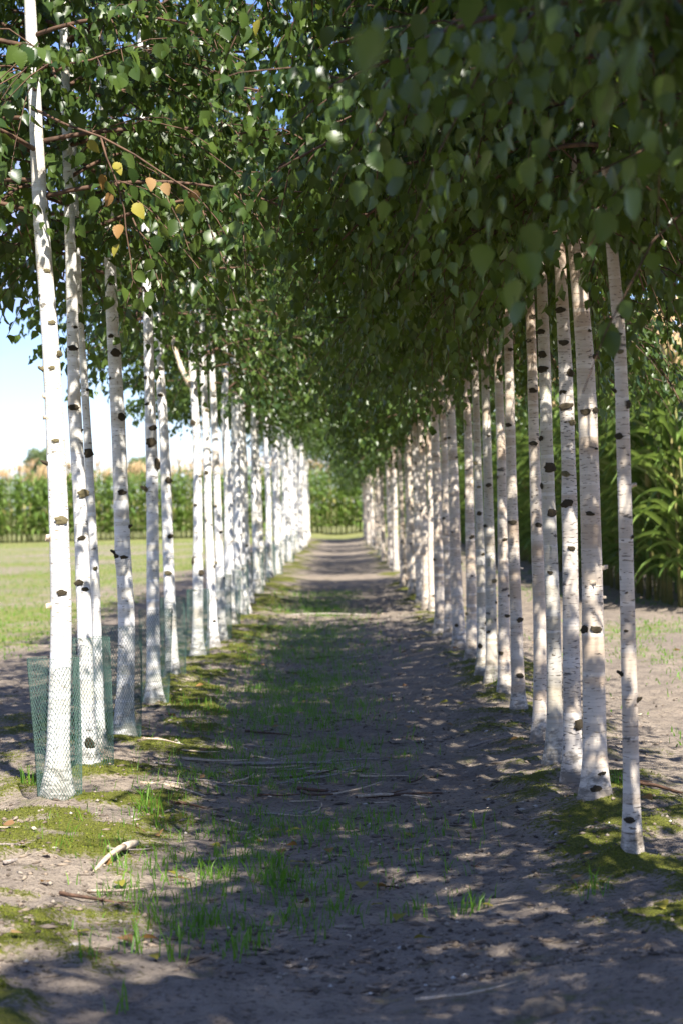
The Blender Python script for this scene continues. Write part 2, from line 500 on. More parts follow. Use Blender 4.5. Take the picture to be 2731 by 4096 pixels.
def leaf_cloud(pos, d, nrm, size, tint, lod=1):
    """all leaves of a crown as one array: pos (N,3), d along the leaf, nrm its face, size its length"""
    d = d / np.linalg.norm(d, axis=1, keepdims=True)
    s = np.cross(d, nrm); s /= (np.linalg.norm(s, axis=1, keepdims=True) + 1e-9)
    n = np.cross(s, d)
    if lod == 1: L, F = LEAF_L, LEAF_F
    else:
        L = np.array([[0, 0, 0], [-0.39, 0.36, 0.1], [0, 1, -0.1], [0.39, 0.36, 0.1]]); F = np.array([[0, 2, 1], [0, 3, 2]])
    V = pos[:, None] + size[:, None, None] * (L[None, :, 0, None] * s[:, None] + L[None, :, 1, None] * d[:, None] + L[None, :, 2, None] * n[:, None])
    k = len(L)
    T = F[None] + (np.arange(len(pos)) * k)[:, None, None]
    return V.reshape(-1, 3), T.reshape(-1, 3), np.repeat(tint, k)

def basis_matrix(p, d, n, size):
    d = Vector(d).normalized(); s = d.cross(Vector(n)).normalized(); n = s.cross(d)
    m = Matrix((s, d, n)).transposed().to_4x4()
    return Matrix.Translation(Vector(p)) @ m @ Matrix.Scale(size, 4)

# ------------------------------------------------------------------ birch trees
def axis_at(axis, z):
    for a, b in zip(axis[:-1], axis[1:]):
        if b[2] >= z:
            t = (z - a[2]) / max(1e-6, b[2] - a[2]); return np.array(a) + (np.array(b) - np.array(a)) * max(0.0, t)
    return np.array(axis[-1])

def smooth_axis(ctrl, top, step=0.05):
    """stem axis from control points (local), smoothly sampled, carried on to the top of the tree"""
    c = np.array(ctrl, float)
    z = np.arange(-0.06, top, step)
    d = (c[-1] - c[max(0, len(c) - 3)]); d = d / max(d[2], 1e-3)
    last = c[-1]
    ext = np.array([last + 0.5 * d * (top - last[2]) * [1, 1, 0] + [0, 0, top - last[2]]]) if top > last[2] + 0.1 else np.zeros((0, 3))
    c = np.vstack([c, ext])
    out = np.stack([np.interp(z, c[:, 2], c[:, 0]), np.interp(z, c[:, 2], c[:, 1]), z], 1)
    k = np.ones(7) / 7
    for i in (0, 1):
        out[:, i] = np.convolve(np.pad(out[:, i], 3, mode='edge'), k, mode='valid')
    return out

def stem_radius(z, r, top):
    t = max(0.0, min(1.0, z / top))
    base = r * (1.0 - 0.80 * t ** 1.15)
    return base + r * 0.72 * math.exp(-max(0, z) / 0.075)

def stem_mesh(axis, r, top, seed, mat, sides=20, lumps=(), limbs=()):
    rng = random.Random(seed)
    n = len(axis); V = np.zeros((n, sides, 3)); uv0 = np.zeros((n, sides + 1, 2))
    ph = rng.uniform(0, 50)
    for i, (x, y, z) in enumerate(axis):
        rr = stem_radius(z, r, top)
        for j in range(sides):
            a = 2 * math.pi * j / sides + math.pi / 2
            k = 1 + 0.05 * noise.noise((math.cos(a) * 1.3 + ph, math.sin(a) * 1.3, z * 3.0)) + 0.03 * noise.noise((math.cos(a) * 3, math.sin(a) * 3 + ph, z * 12))
            if z < 0.2: k += (0.2 - z) * 2.2 * max(0, noise.noise((math.cos(a) * 1.6 + ph, math.sin(a) * 1.6, 3.0)))
            for (kz, ka, ks) in lumps:
                dz = (z - kz) / (ks * 1.6)
                if abs(dz) < 2:
                    da = math.atan2(math.sin(a - ka), math.cos(a - ka)) * rr / (ks * 1.3)
                    k += 0.09 * ks / max(rr, 0.01) * math.exp(-dz * dz - da * da)
            V[i, j] = (x + rr * k * math.cos(a), y + rr * k * math.sin(a), z)
        for j in range(sides + 1): uv0[i, j] = (j / sides * 2 * math.pi * r * 0.8, z)
    F, UV = [], []
    for i in range(n - 1):
        for j in range(sides):
            j2 = (j + 1) % sides
            F.append((i * sides + j, i * sides + j2, (i + 1) * sides + j2, (i + 1) * sides + j))
            UV += [uv0[i, j], uv0[i, j + 1], uv0[i + 1, j + 1], uv0[i + 1, j]]
    return mesh_np('trunk', V.reshape(-1, 3), np.array(F), mat, smooth=True, uv=np.array(UV))

def knot_mesh(seed, mat, kind='eye'):
    """branch scar: a low rough dome with a brow, wide in x, its face along -y; unit width"""
    rng = random.Random(seed)
    V, F = [], []
    rings, seg = 5, 14
    for i in range(rings):
        t = i / (rings - 1)
        rad = math.cos(t * math.pi / 2) ** 0.7 if i < rings - 1 else 0.10
        for j in range(seg):
            a = 2 * math.pi * j / seg
            k = 1 + 0.38 * noise.noise((math.cos(a) * 1.8 + seed * 3.1, math.sin(a) * 1.8, t * 2)) + 0.25 * noise.noise((math.cos(a) * 4 + seed, math.sin(a) * 4, t * 2))
            x = math.cos(a) * rad * 0.5 * k
            z = math.sin(a) * rad * (0.30 if kind == 'eye' else 0.46) * k + (0.05 if math.sin(a) > 0 else 0) * abs(math.cos(a)) * -1.0
            y = -0.17 * math.sin(t * math.pi / 2) * (1 + 0.4 * noise.noise((a, t * 4, seed)))
            if i == rings - 1: y += 0.0                                          # sunken middle
            V.append((x, y + 0.05, z))
    for i in range(rings - 1):
        for j in range(seg):
            a, b = i * seg + j, i * seg + (j + 1) % seg
            F += [(a, b, b + seg), (a, b + seg, a + seg)]
    c = len(V); V.append((0, -0.125, 0))
    for j in range(seg): F.append((c, (rings - 1) * seg + j, (rings - 1) * seg + (j + 1) % seg))
    return mesh_np('knot', np.array(V), np.array(F), mat, np.full(len(V), 0.5), smooth=True)

def stub_mesh(seed):
    """snapped side branch: swollen collar, short leaning snag, splintered end"""
    rng = random.Random(seed)
    lean, up = rng.uniform(-0.2, 0.2), rng.uniform(0.1, 0.5)
    pts = [(0, 0.25, -0.08), (0, 0.05, -0.03), (lean * 0.3, -0.12, 0.06 * up), (lean * 0.7, -0.30, 0.22 * up), (lean, -0.48, 0.5 * up), (lean * 1.1, -0.60, 0.7 * up)]
    v, f = tube(pts, [0.42, 0.36, 0.24, 0.17, 0.15, 0.07], 9)
    v = v + np.array([[0.09 * noise.noise((p[0] * 6 + seed, p[1] * 6, p[2] * 6 + q * 9)) for q in range(3)] for p in v])
    return mesh_np('knot', v, f, M['knot'] if seed % 2 else M['knot_pale'], np.full(len(v), 0.5), smooth=True)

def flap_mesh(seed):
    """strip of peeling bark that curls off the stem"""
    rng = random.Random(seed); V, F = [], []
    n = 7; w = rng.uniform(0.3, 0.5)
    for i in range(n):
        t = i / (n - 1); a = t * rng.uniform(1.6, 2.6)
        y = -0.55 * (1 - math.cos(a * 0.7)) * 0.7; x = 0.6 * math.sin(a * 0.6)
        for s in (-1, 1):
            ww = w * (1 - 0.35 * t) * (1 + rng.uniform(-0.2, 0.2))
            for th in (0, 1): V.append((x + th * 0.008, y + th * 0.03, s * ww * 0.5 + rng.uniform(-0.03, 0.03)))
    for i in range(n - 1):
        b = i * 4
        F += [(b, b + 2, b + 6, b + 4), (b + 1, b + 5, b + 7, b + 3), (b, b + 4, b + 5, b + 1), (b + 2, b + 3, b + 7, b + 6)]
    return mesh_np('bark_flap', np.array(V), np.array(F), M['flap'], smooth=True)

KNOTS = [knot_mesh(q, M['knot']) for q in range(5)]
KNOTS_PALE = [knot_mesh(q + 20, M['knot_pale']) for q in range(3)]
ROUND = [knot_mesh(q + 40, M['knot'], 'round') for q in range(3)]
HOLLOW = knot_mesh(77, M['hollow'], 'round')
STUBS = [stub_mesh(q) for q in range(4)]
FLAPS = [flap_mesh(q) for q in range(5)]

def put_on_stem(kind, parent, axis, r, top, z, ang, size, rng):
    """ang is measured from the stem's face towards -y (0), positive towards +x"""
    c = axis_at(axis, z); rr = stem_radius(z, r, top)
    a = ang - math.pi / 2
    rk = rr * (1.03 if kind in ('eye', 'pale', 'round', 'hollow') else 1.0) + (0.055 * size if kind in ('eye', 'pale', 'round') else 0.0)
    p = (c[0] + rk * math.cos(a), c[1] + rk * math.sin(a), z)
    me = {'eye': KNOTS, 'pale': KNOTS_PALE, 'round': ROUND, 'hollow': [HOLLOW], 'stub': STUBS, 'flap': FLAPS}[kind]
    me = me[rng.randrange(len(me))]
    o = link({'flap': 'bark_flap', 'stub': 'branch_stub', 'hollow': 'hollow'}.get(kind, 'knot'), me, parent, p, (rng.uniform(-0.1, 0.1), rng.uniform(-0.25, 0.25), ang))
    size *= 0.86
    o.scale = (size, size * (0.55 if kind in ('eye', 'pale', 'round', 'hollow') else 1), size * (1.7 if kind == 'hollow' else 1) * rng.uniform(0.8, 1.15))
    return o

def crown_radius(z, z0, top, rad):
    if z < z0: return rad * 0.8
    t = (z - z0) / (top - z0)
    if t < 0.5: return rad * (0.86 + 0.14 * math.sin(t / 0.5 * math.pi / 2))
    return rad * max(0.05, math.cos((t - 0.5) / 0.5 * math.pi / 2) ** 0.8)

def grow_crown(axis, z0, top, rad, seed, r, n_limb=26, n_twig=11, n_leaf=13, leaf=0.058, droop=1.0, lod=1, skirt=0.0):
    """limbs, twigs and leaf positions; returns limb geometries and leaf arrays"""
    rng = random.Random(seed)
    limbs, P, D, N, S, T = [], [], [], [], [], []
    rs = np.random.RandomState(seed)
    phi = rng.uniform(0, 6.28)
    for i in range(n_limb):
        t = (i + rng.random() * 0.7) / n_limb
        zl = z0 + 0.05 + (top - z0 - 0.25) * t ** 1.1
        phi += 2.39996 + rng.uniform(-0.3, 0.3)
        c = axis_at(axis, zl)
        out = np.array([math.cos(phi), math.sin(phi), 0.0])
        ze = zl + rng.uniform(0.05, 0.45) - 0.30 * (1 - t) * droop
        rr = crown_radius(min(top - 0.05, ze), z0, top, rad) * rng.uniform(0.72, 1.10)
        if skirt:                                                             # the field side hangs lower and wider
            o_ = max(0.0, out[0]); rr *= 1 + 0.08 * o_; ze -= skirt * o_ * (1 - t)
        p0, p2 = c, c + out * rr; p2[2] = ze
        p1 = c + out * rr * 0.55; p1[2] = max(zl, ze) + 0.12 * rr
        ts = np.linspace(0, 1, 9)[:, None]
        pts = (1 - ts) ** 2 * p0 + 2 * ts * (1 - ts) * p1 + ts ** 2 * p2
        lr = min(0.6 * stem_radius(zl, r, top), 0.005 + 0.005 * rr)
        g = Geo(); v, f = tube(pts, np.linspace(lr, 0.0035, 9), 6); g.add(v, f)
        side = np.array([-out[1], out[0], 0])
        for k in range(n_twig):
            u = 0.16 + 0.84 * (k + rng.random()) / n_twig
            q = (1 - u) ** 2 * p0 + 2 * u * (1 - u) * p1 + u ** 2 * p2
            sg = 1 if k % 2 else -1
            td = out * rng.uniform(0.1, 0.8) + side * sg * rng.uniform(0.2, 1.0) + np.array([0, 0, rng.uniform(-0.35, 0.45)])
            td /= np.linalg.norm(td)
            ln = rng.uniform(0.26, 0.56) * (1.1 - 0.3 * u)
            sag = rng.uniform(0.25, 0.75) * droop
            m = n_leaf
            us = np.linspace(0, 1, 6)[:, None]
            tw = q + td * ln * us + np.array([0, 0, -1.0]) * (sag * ln * us ** 2)
            if lod == 1 and k % 2 == 0:
                v, f = tube(tw[[0, 2, 4, 5]], [0.0035, 0.0028, 0.002, 0.0014], 3, False); g.add(v, f)
            ww = np.arange(m)
            uu = (0.10 + 0.90 * (ww + rs.rand(m) * 0.6) / m)[:, None]
            lp = q + td * ln * uu + np.array([0, 0, -1.0]) * (sag * ln * uu ** 2)
            tang = td - np.array([0, 0, 2 * sag]) * uu
            lat = np.cross(tang, [0, 0, 1.0]); lat /= (np.linalg.norm(lat, axis=1, keepdims=True) + 1e-6)
            ld = 0.35 * tang + lat * (np.where(ww % 2, 1, -1) * rs.uniform(0.25, 0.9, m))[:, None]
            ld = ld + np.stack([rs.uniform(-.3, .3, m), rs.uniform(-.3, .3, m), -rs.uniform(0.35, 1.2, m) * droop], 1)
            ld /= np.linalg.norm(ld, axis=1, keepdims=True)
            nn = np.stack([rs.normal(0, 0.65, m), rs.normal(0, 0.65, m), rs.uniform(0.1, 1.0, m)], 1) + 0.35 * out
            P.append(lp + ld * 0.014); D.append(ld); N.append(nn); S.append(leaf * rs.uniform(0.55, 1.22, m)); T.append(np.clip(rs.normal(0.42, 0.28, m), 0, 1))
        limbs.append(g)
    return limbs, [np.concatenate(a) for a in (P, D, N, S, T)]

def crown_object(leaves, parent, lod, n_single=0, origin=Vector((0, 0, 0)), keep=None):
    P, D, N, S, T = leaves
    if keep is not None:
        k = keep(P + np.array(origin)); P, D, N, S, T = P[k], D[k], N[k], S[k], T[k]
    single = []
    if n_single:
        sc = []
        for i, p in enumerate(P):
            q = project(Vector(p) + origin)
            ok = q and -60 < q[0] < PW + 60 and -60 < q[1] < PH
            sc.append(-(S[i] / q[2]) if ok else 0.0)
        order = np.argsort(sc)[:n_single]
        single = [i for i in order if sc[i] < -0.0028]
    rest = np.setdiff1d(np.arange(len(P)), single)
    v, f, t = leaf_cloud(P[rest], D[rest], N[rest], S[rest], T[rest], lod)
    c = tag(link('crown', mesh_np('crown', v, f, M['leaf'], t), parent), kind='stuff')
    for i in single:
        key = 'leaf'
        if i % 397 == 5: key = 'leaf_yellow'
        o = link('leaf', LEAF_MESH[key][min(len(LEAF_MESH[key]) - 1, int(T[i] * 5.99)) if key == 'leaf' else i % 3], c)
        o.matrix_local = basis_matrix(P[i], D[i], N[i], S[i])
    return c

ALL_TREES = []
def unique_tree(px_axis, width_px, mat, label, group, seed, z0, top, rad, knots=(), n_single=0, base=None, axis_local=None, radius=None, keep=None, stem_clear=0.0, **kw):
    """a tree whose stem follows points seen in the photograph, all standing at the depth of its foot"""
    if base is None:
        b = on_ground(*px_axis[0], z=0.045)
        pts = [at_depth(px, py, b.y) - b for px, py in px_axis]
        ctrl = [(0, 0, -0.1), (0, 0, 0)] + [(p.x, p.y, p.z) for p in pts[1:]]
        r = width_px / 2 / FPX * b.y
    else:
        b, ctrl, r = base, axis_local, radius
    b.z = height(b.x, b.y, False) - 0.005
    axis = smooth_axis(ctrl, top)
    rng = random.Random(seed)
    placed = []
    for kn in knots:
        kind, kx, ky, ks = kn
        p = at_depth(kx, ky, b.y) - b
        z = p.z; c = axis_at(axis, z); rr = stem_radius(z, r, top)
        ang = math.asin(max(-0.95, min(0.95, (p.x - c[0]) / rr)))
        placed.append((kind, z, ang, ks / FPX * b.y))
    if not knots:
        z = rng.uniform(0.15, 0.4)
        while z < 2.3:
            placed.append((rng.choice(('eye', 'eye', 'round', 'pale', 'flap', 'stub' if rng.random() < 0.2 else 'eye')), z, rng.uniform(-1.4, 1.4), rng.uniform(0.024, 0.05)))
            z += rng.uniform(0.10, 0.34)
    root = link('birch_tree', None, None, b)
    tag(root, label, 'tree', group)
    lumps = [(z, a - math.pi / 2, s * 0.6) for k, z, a, s in placed if k in ('eye', 'round', 'stub')]
    link('trunk', stem_mesh(axis, r, top, seed, mat, 22, lumps), root)
    for k, z, a, s in placed:
        put_on_stem(k, root, axis, r, top, z, a, s, rng)
    limbs, leaves = grow_crown(axis, z0, top, rad, seed, r, **kw)
    if stem_clear:                                                            # few leaves grow right before the bare stem
        ax = np.interp(leaves[0][:, 2], axis[:, 2], axis[:, 0])
        bad = (np.abs(leaves[0][:, 0] - ax) < 0.075) & (leaves[0][:, 1] < 0.02) & (np.random.RandomState(seed).rand(len(ax)) < stem_clear)
        leaves = [q[~bad] for q in leaves]
    for g in limbs:
        link('limb', g.mesh('limb', M['twig'], True), root)
    c = crown_object(leaves, root, 1, n_single, b, keep)
    ALL_TREES.append((root, b, axis, r))
    return root, b, axis, r, c

SUN_SPOTS = []                                                                # (x, y, z from, z to, radius, share): leaves cut from both rows' near crowns so sun falls there
def sun_gaps(P):
    rs = np.random.RandomState(len(P)); k = np.ones(len(P), bool)
    hx, hy = TO_SUN.x, TO_SUN.y; hh = hx * hx + hy * hy
    for x, y, z0_, z1_, rad, share in SUN_SPOTS:
        dx, dy = P[:, 0] - x, P[:, 1] - y
        s_ = (dx * hx + dy * hy) / hh
        d2 = (dx - s_ * hx) ** 2 + (dy - s_ * hy) ** 2
        zq = P[:, 2] - s_ * TO_SUN.z
        hit = (s_ > 0) & (d2 < rad * rad) & (zq > z0_) & (zq < z1_)
        k &= ~(hit & (rs.rand(len(P)) < share))
    return k
for px, py, rad in ((60, 3450, 0.3), (200, 3640, 0.25), (330, 3760, 0.2), (560, 3830, 0.13), (330, 3300, 0.22), (520, 3140, 0.2), (640, 2980, 0.2), (760, 2830, 0.2), (2560, 3640, 0.12), (2250, 3560, 0.07), (1980, 3640, 0.05), (2640, 3330, 0.2)):
    p = on_ground(px, py); dep = rad / math.sin(0.14)
    SUN_SPOTS.append((p.x, p.y, -rad * 0.9, rad * 0.9, rad, 0.8))

GL, GR = 'birches in the white barked row', 'birches in the cream barked row'
LEFT, RIGHT_T = [], []
L_KW = dict(z0=2.08, top=4.45, rad=1.05)
near_left = [
    # stem points in photograph pixels, stem width, label, knots (kind, x, y, width)
    ([(228, 3214), (248, 2500), (233, 1955), (206, 1400), (165, 900), (122, 35)], 92,
     'thick brilliant white birch with peeling bark flaps, first of its row, wire guard flared wide',
     [('pale', 193, 1085, 34), ('eye', 164, 1183, 20), ('pale', 212, 1291, 40), ('pale', 238, 1415, 60), ('stub', 172, 1477, 44), ('pale', 213, 1473, 30), ('pale', 228, 1763, 36), ('stub', 180, 1852, 50),
      ('flap', 165, 1590, 60), ('flap', 165, 1669, 60), ('pale', 250, 2081, 62), ('flap', 188, 2152, 90), ('eye', 253, 2369, 50), ('flap', 200, 2423, 60)]),
    ([(357, 3111), (341, 2545), (332, 2261), (314, 1879), (301, 1700), (287, 1111), (270, 600)], 66,
     'white birch with an oval dark hollow low on its stem, inside a mesh guard',
     [('eye', 296, 1394, 50), ('eye', 300, 1630, 60), ('pale', 336, 1974, 62), ('eye', 331, 2151, 44), ('eye', 322, 2330, 54), ('eye', 345, 2355, 40), ('hollow', 362, 2971, 44), ('eye', 305, 1310, 24), ('eye', 340, 1720, 26)]),
    ([(404, 3030), (385, 2400), (378, 2261), (357, 1853), (350, 1700), (318, 1242), (300, 700)], 40,
     'slim white birch pressed close behind the hollowed birch, with one black knot',
     [('eye', 318, 1285, 26), ('round', 357, 1812, 44), ('stub', 384, 2273, 30), ('eye', 352, 1560, 26)]),
    ([(495, 2969), (512, 2500), (495, 2261), (480, 1853), (474, 1700), (449, 1242), (436, 900)], 72,
     'white birch with a blackened foot showing inside its mesh guard',
     [('eye', 449, 1135, 30), ('eye', 449, 1346, 30), ('round', 466, 1412, 52), ('eye', 444, 1514, 22), ('round', 490, 1669, 46), ('eye', 492, 1969, 44), ('eye', 470, 2224, 40), ('eye', 500, 2228, 40), ('stub', 455, 2210, 36), ('stub', 532, 2105, 30)]),
    ([(616, 2826), (614, 2500), (612, 2261), (610, 1853), (604, 1700), (592, 1242), (582, 900)], 56,
     'white birch with a cluster of large black knots at shoulder height',
     [('eye', 575, 1359, 24), ('eye', 579, 1457, 26), ('eye', 585, 1512, 34), ('eye', 592, 1616, 30), ('eye', 614, 1712, 48), ('round', 608, 1769, 48), ('round', 630, 1856, 60), ('stub', 588, 1956, 52)]),
    ([(692, 2727), (676, 2261), (661, 1802), (632, 1329), (620, 1000)], 50,
     'white birch with a splayed foot beside a mossy patch, close to the many knotted birch',
     [('eye', 645, 1475, 30), ('eye', 645, 1581, 34), ('round', 676, 1921, 40), ('eye', 684, 2144, 34), ('pale', 676, 2292, 34)]),
    ([(792, 2624), (794, 2074), (788, 1691), (773, 1538), (765, 1250)], 44,
     'white birch standing on two root legs with a forked side limb',
     [('eye', 775, 1690, 40), ('pale', 803, 1905, 22), ('eye', 785, 2020, 22), ('round', 775, 2244, 34), ('round', 806, 2290, 32)]),
    ([(855, 2593), (845, 2300), (834, 2074), (830, 1800), (815, 1538)], 40, 'slim sunlit white birch touching the two legged birch', ()),
    ([(888, 2563), (880, 2250), (868, 1900), (852, 1550)], 38, 'white birch in a dark green guard with a loose root flare', ()),
]
for i, (pts, w, label, kn) in enumerate(near_left):                          # where cut leaves let sun reach the white stems
    q0, rg = on_ground(*pts[0], z=0.045), random.Random(70 + i)
    bands = [(-0.05, 1.98), (2.35, 3.2)] if i == 0 else []
    z = rg.uniform(-0.1, 0.2)
    while i > 5 and z < 2.2:
        ln = rg.uniform(0.14, 0.5); bands.append((z, z + ln)); z += ln + rg.uniform(0.08, 0.3)
    for z0_, z1_ in bands:
        x_ = at_depth(pts[-2][0], pts[-2][1], q0.y).x * 0.3 + q0.x * 0.7
        SUN_SPOTS.append((x_, q0.y, z0_, z1_, 0.10 if i == 0 else 0.07, 0.97 if i == 0 else 0.93))
for i, (pts, w, label, kn) in enumerate(near_left):
    t = unique_tree(pts, w, M['bark_white'], label, GL, 100 + i, knots=kn, n_single=(220 if i == 0 else 110 if i < 4 else 0),
                    n_limb=26, n_twig=(14 if i < 4 else 11), n_leaf=13, stem_clear=(0.8 if i == 0 else 0.0), keep=sun_gaps, **L_KW)
    LEFT.append(t)

near_right = [
    ([(2528, 3454), (2511, 2510), (2493, 1855), (2481, 1438), (2469, 1200), (2440, 960)], 68, 'bark_cream',
     'slim cream birch with a broken stub and a brown stripped band low on its stem',
     [('eye', 2484, 1270, 34), ('eye', 2475, 1338, 24), ('pale', 2475, 1408, 34), ('stub', 2455, 1563, 34), ('round', 2507, 1617, 50), ('eye', 2472, 1745, 52), ('flap', 2534, 1944, 44), ('eye', 2524, 2147, 30), ('eye', 2500, 2370, 18), ('eye', 2499, 2522, 24),
      ('stub', 2484, 2693, 40), ('stub', 2546, 2797, 40), ('flap', 2550, 2860, 44), ('eye', 2512, 3274, 58)]),
    ([(2382, 3258), (2371, 2510), (2356, 1855), (2338, 1438), (2320, 1200), (2290, 900)], 96, 'bark_cream',
     'stout cream birch with one black scar band round it at knee height',
     [('eye', 2353, 1325, 24), ('stub', 2370, 1426, 40), ('eye', 2336, 1650, 54), ('eye', 2375, 1642, 50), ('eye', 2378, 1795, 22), ('eye', 2353, 2054, 44), ('flap', 2405, 2275, 60), ('eye', 2335, 2516, 56), ('eye', 2375, 2516, 60), ('eye', 2398, 3088, 46), ('eye', 2376, 3147, 56), ('flap', 2352, 2330, 60), ('flap', 2412, 2390, 40)]),
    ([(2290, 3163), (2282, 2510), (2273, 1855), (2258, 1438), (2246, 1200), (2230, 900)], 72, 'bark_speckled',
     'cream birch densely flecked with black dashes between the stout and the lichened birches',
     [('eye', 2237, 1242, 54), ('eye', 2249, 1373, 54), ('round', 2275, 1492, 50), ('eye', 2258, 1626, 74), ('pale', 2283, 1691, 44), ('eye', 2248, 1570, 40), ('pale', 2258, 1896, 44), ('eye', 2264, 2013, 66), ('eye', 2279, 2194, 40), ('round', 2308, 2895, 60)]),
    ([(2218, 3075), (2213, 2510), (2186, 1855), (2177, 1438), (2165, 1150)], 64, 'bark_mossy',
     'birch with green lichen blotches down its whole stem',
     [('eye', 2160, 1328, 50), ('round', 2165, 1420, 40), ('eye', 2168, 1477, 56), ('eye', 2162, 1754, 40), ('round', 2194, 1870, 58), ('round', 2163, 1944, 34), ('round', 2201, 2051, 50), ('eye', 2195, 2290, 30)]),
    ([(2160, 2977), (2158, 2510), (2136, 1855), (2124, 1379), (2112, 1100)], 56, 'bark_cream',
     'plain cream birch with a spreading pale root flare behind the lichened birch',
     [('eye', 2124, 1268, 34), ('eye', 2112, 1364, 34), ('eye', 2127, 1563, 40), ('eye', 2130, 1774, 44), ('eye', 2150, 2099, 36)]),
    ([(2073, 2862), (2060, 2400), (2045, 1982), (2032, 1372), (2024, 1100)], 52, 'bark_cream',
     'cream birch standing apart in the gap, ragged bark along its edge at waist height',
     [('eye', 2037, 1400, 30), ('eye', 2030, 1700, 36), ('eye', 2045, 2090, 46), ('flap', 2078, 2270, 34), ('eye', 2075, 2478, 40), ('eye', 2075, 2700, 44)]),
    ([(2017, 2796), (2012, 2400), (2006, 1895), (1984, 1285)], 48, 'bark_cream', 'cream birch with rough peeling foot next to the gap in the row', ()),
    ([(1966, 2745), (1960, 2300), (1949, 1895), (1935, 1400)], 46, 'bark_mossy', 'greyish birch whose foot is ringed with black scars', ()),
    ([(1925, 2709), (1922, 2300), (1910, 1895), (1895, 1400)], 40, 'bark_mossy', 'thin grey green birch half behind the black ringed one', ()),
    ([(1887, 2640), (1880, 2200), (1872, 1800), (1862, 1500)], 44, 'bark_cream', 'cream birch with a bright sunlit foot and one big black eye knot', ()),
]
for i, row in enumerate(near_right):                                         # and where it dapples the cream stems
    q0, rg = on_ground(*row[0][0], z=0.045), random.Random(90 + i)
    z = rg.uniform(-0.05, 0.3)
    while z < 2.1:
        ln = rg.uniform(0.10, 0.36)
        x_ = at_depth(row[0][-2][0], row[0][-2][1], q0.y).x * 0.3 + q0.x * 0.7
        SUN_SPOTS.append((x_ + rg.uniform(-0.02, 0.03), q0.y, z, z + ln, rg.uniform(0.03, 0.07), 0.95)); z += ln + rg.uniform(0.10, 0.45)
rg = random.Random(17)
for _ in range(26):                                                           # small flecks of sun along the cream row's foot
    p = on_ground(rg.uniform(1700, 2500), rg.uniform(2780, 3800)); rad = rg.uniform(0.03, 0.085)
    SUN_SPOTS.append((p.x, p.y, -rad, rad, rad, 0.95))
R_KW = dict(z0=2.0, top=4.0, rad=1.12)
for i, (pts, w, mat, label, kn) in enumerate(near_right):
    t = unique_tree(pts, w, M[mat], label, GR, 300 + i, knots=kn, n_single=(200 if i == 0 else 110 if i < 4 else 0),
                    n_limb=40, n_twig=16, n_leaf=19, droop=1.25, leaf=0.051, skirt=0.3, keep=sun_gaps, **R_KW)
    RIGHT_T.append(t)

# more of the cream row stands beside and behind the camera; leaves hang into the picture and shade the foreground
for i, (xx, yy, rad) in enumerate(((1.06, 5.35, 0.92), (1.02, 4.45, 0.82), (1.0, 3.5, 0.70), (1.0, 2.5, 0.66), (0.95, 1.5, 1.05), (0.9, 0.5, 1.2), (0.9, -0.5, 1.25))):
    b = Vector((xx, yy, 0))
    unique_tree(None, 0, M['bark_cream'], ('cream birch beside the path whose low leaves hang over the slim stubbed birch',
                'cream birch with large soft leaves hanging over the path edge', 'cream birch towards the open end of its row')[min(i, 2)], GR, 380 + i,
                z0=1.88 if i < 4 else 1.95, top=4.4 if i < 4 else 5.2, rad=rad, base=b, axis_local=[(0, 0, -0.1), (0, 0, 0), (-0.03, 0, 1.2), (-0.06, 0, 2.4)], radius=0.045, n_single=(150 if i < 3 else 0),
                n_limb=(30 if i < 4 else 40), n_twig=15, n_leaf=16, droop=1.25, skirt=0.3, leaf=0.056, keep=sun_gaps)

# ------------------------------------------------------------------ the rest of both rows: six tree prototypes, each copied with its parts
def prototype(seed, mats, z0, top, rad, droop, skirt=0.0, limbs_n=36, twigs_n=14):
    rng = random.Random(seed)
    ctrl = [(0, 0, -0.1), (0, 0, 0)] + [(rng.uniform(-0.02, 0.02), rng.uniform(-0.02, 0.02), z) for z in (0.5, 1.0, 1.5, 2.0, 2.5)]
    axis = smooth_axis(ctrl, top, 0.08)
    r = rng.uniform(0.038, 0.050)
    placed, z = [], rng.uniform(0.15, 0.35)
    while z < 2.3:
        placed.append((rng.choice(('eye', 'eye', 'round', 'eye', 'pale', 'flap')), z, rng.uniform(-3.1, 3.1), rng.uniform(0.024, 0.05))); z += rng.uniform(0.10, 0.30)
    parts = [('trunk', stem_mesh(axis, r, top, seed, mats, 12))]
    limbs, leaves = grow_crown(axis, z0, top, rad, seed, r, n_limb=limbs_n, n_twig=twigs_n, n_leaf=13, droop=droop, leaf=0.064, lod=2, skirt=skirt)
    g = Geo()
    for q in limbs:
        for v, f, t in zip(q.v, q.f, q.t): pass
    P, D, N, S, T = leaves
    v, f, t = leaf_cloud(P, D, N, S, T, 2)
    lm = [q.mesh('limb', M['twig'], True) for q in limbs[:8]]
    return dict(trunk=parts[0][1], limbs=lm, crown=mesh_np('crown', v, f, M['leaf'], t), knots=placed, axis=axis, r=r, top=top)

PROTO_L = [prototype(500 + q, M['bark_white'], 2.15, 4.4, 1.0, 1.0, 0.0, 26, 10) for q in range(4)]
PROTO_L2 = [prototype(540 + q, M['bark_white'], 2.65, 4.9, 0.95, 0.8, 0.0, 24, 10) for q in range(3)]

PROTO_R = [prototype(600 + q, (M['bark_cream'], M['bark_speckled'], M['bark_cream'], M['bark_mossy'])[q % 4], 1.96, 4.0, 0.97, 1.25, 0.35, 29, 12) for q in range(6)]

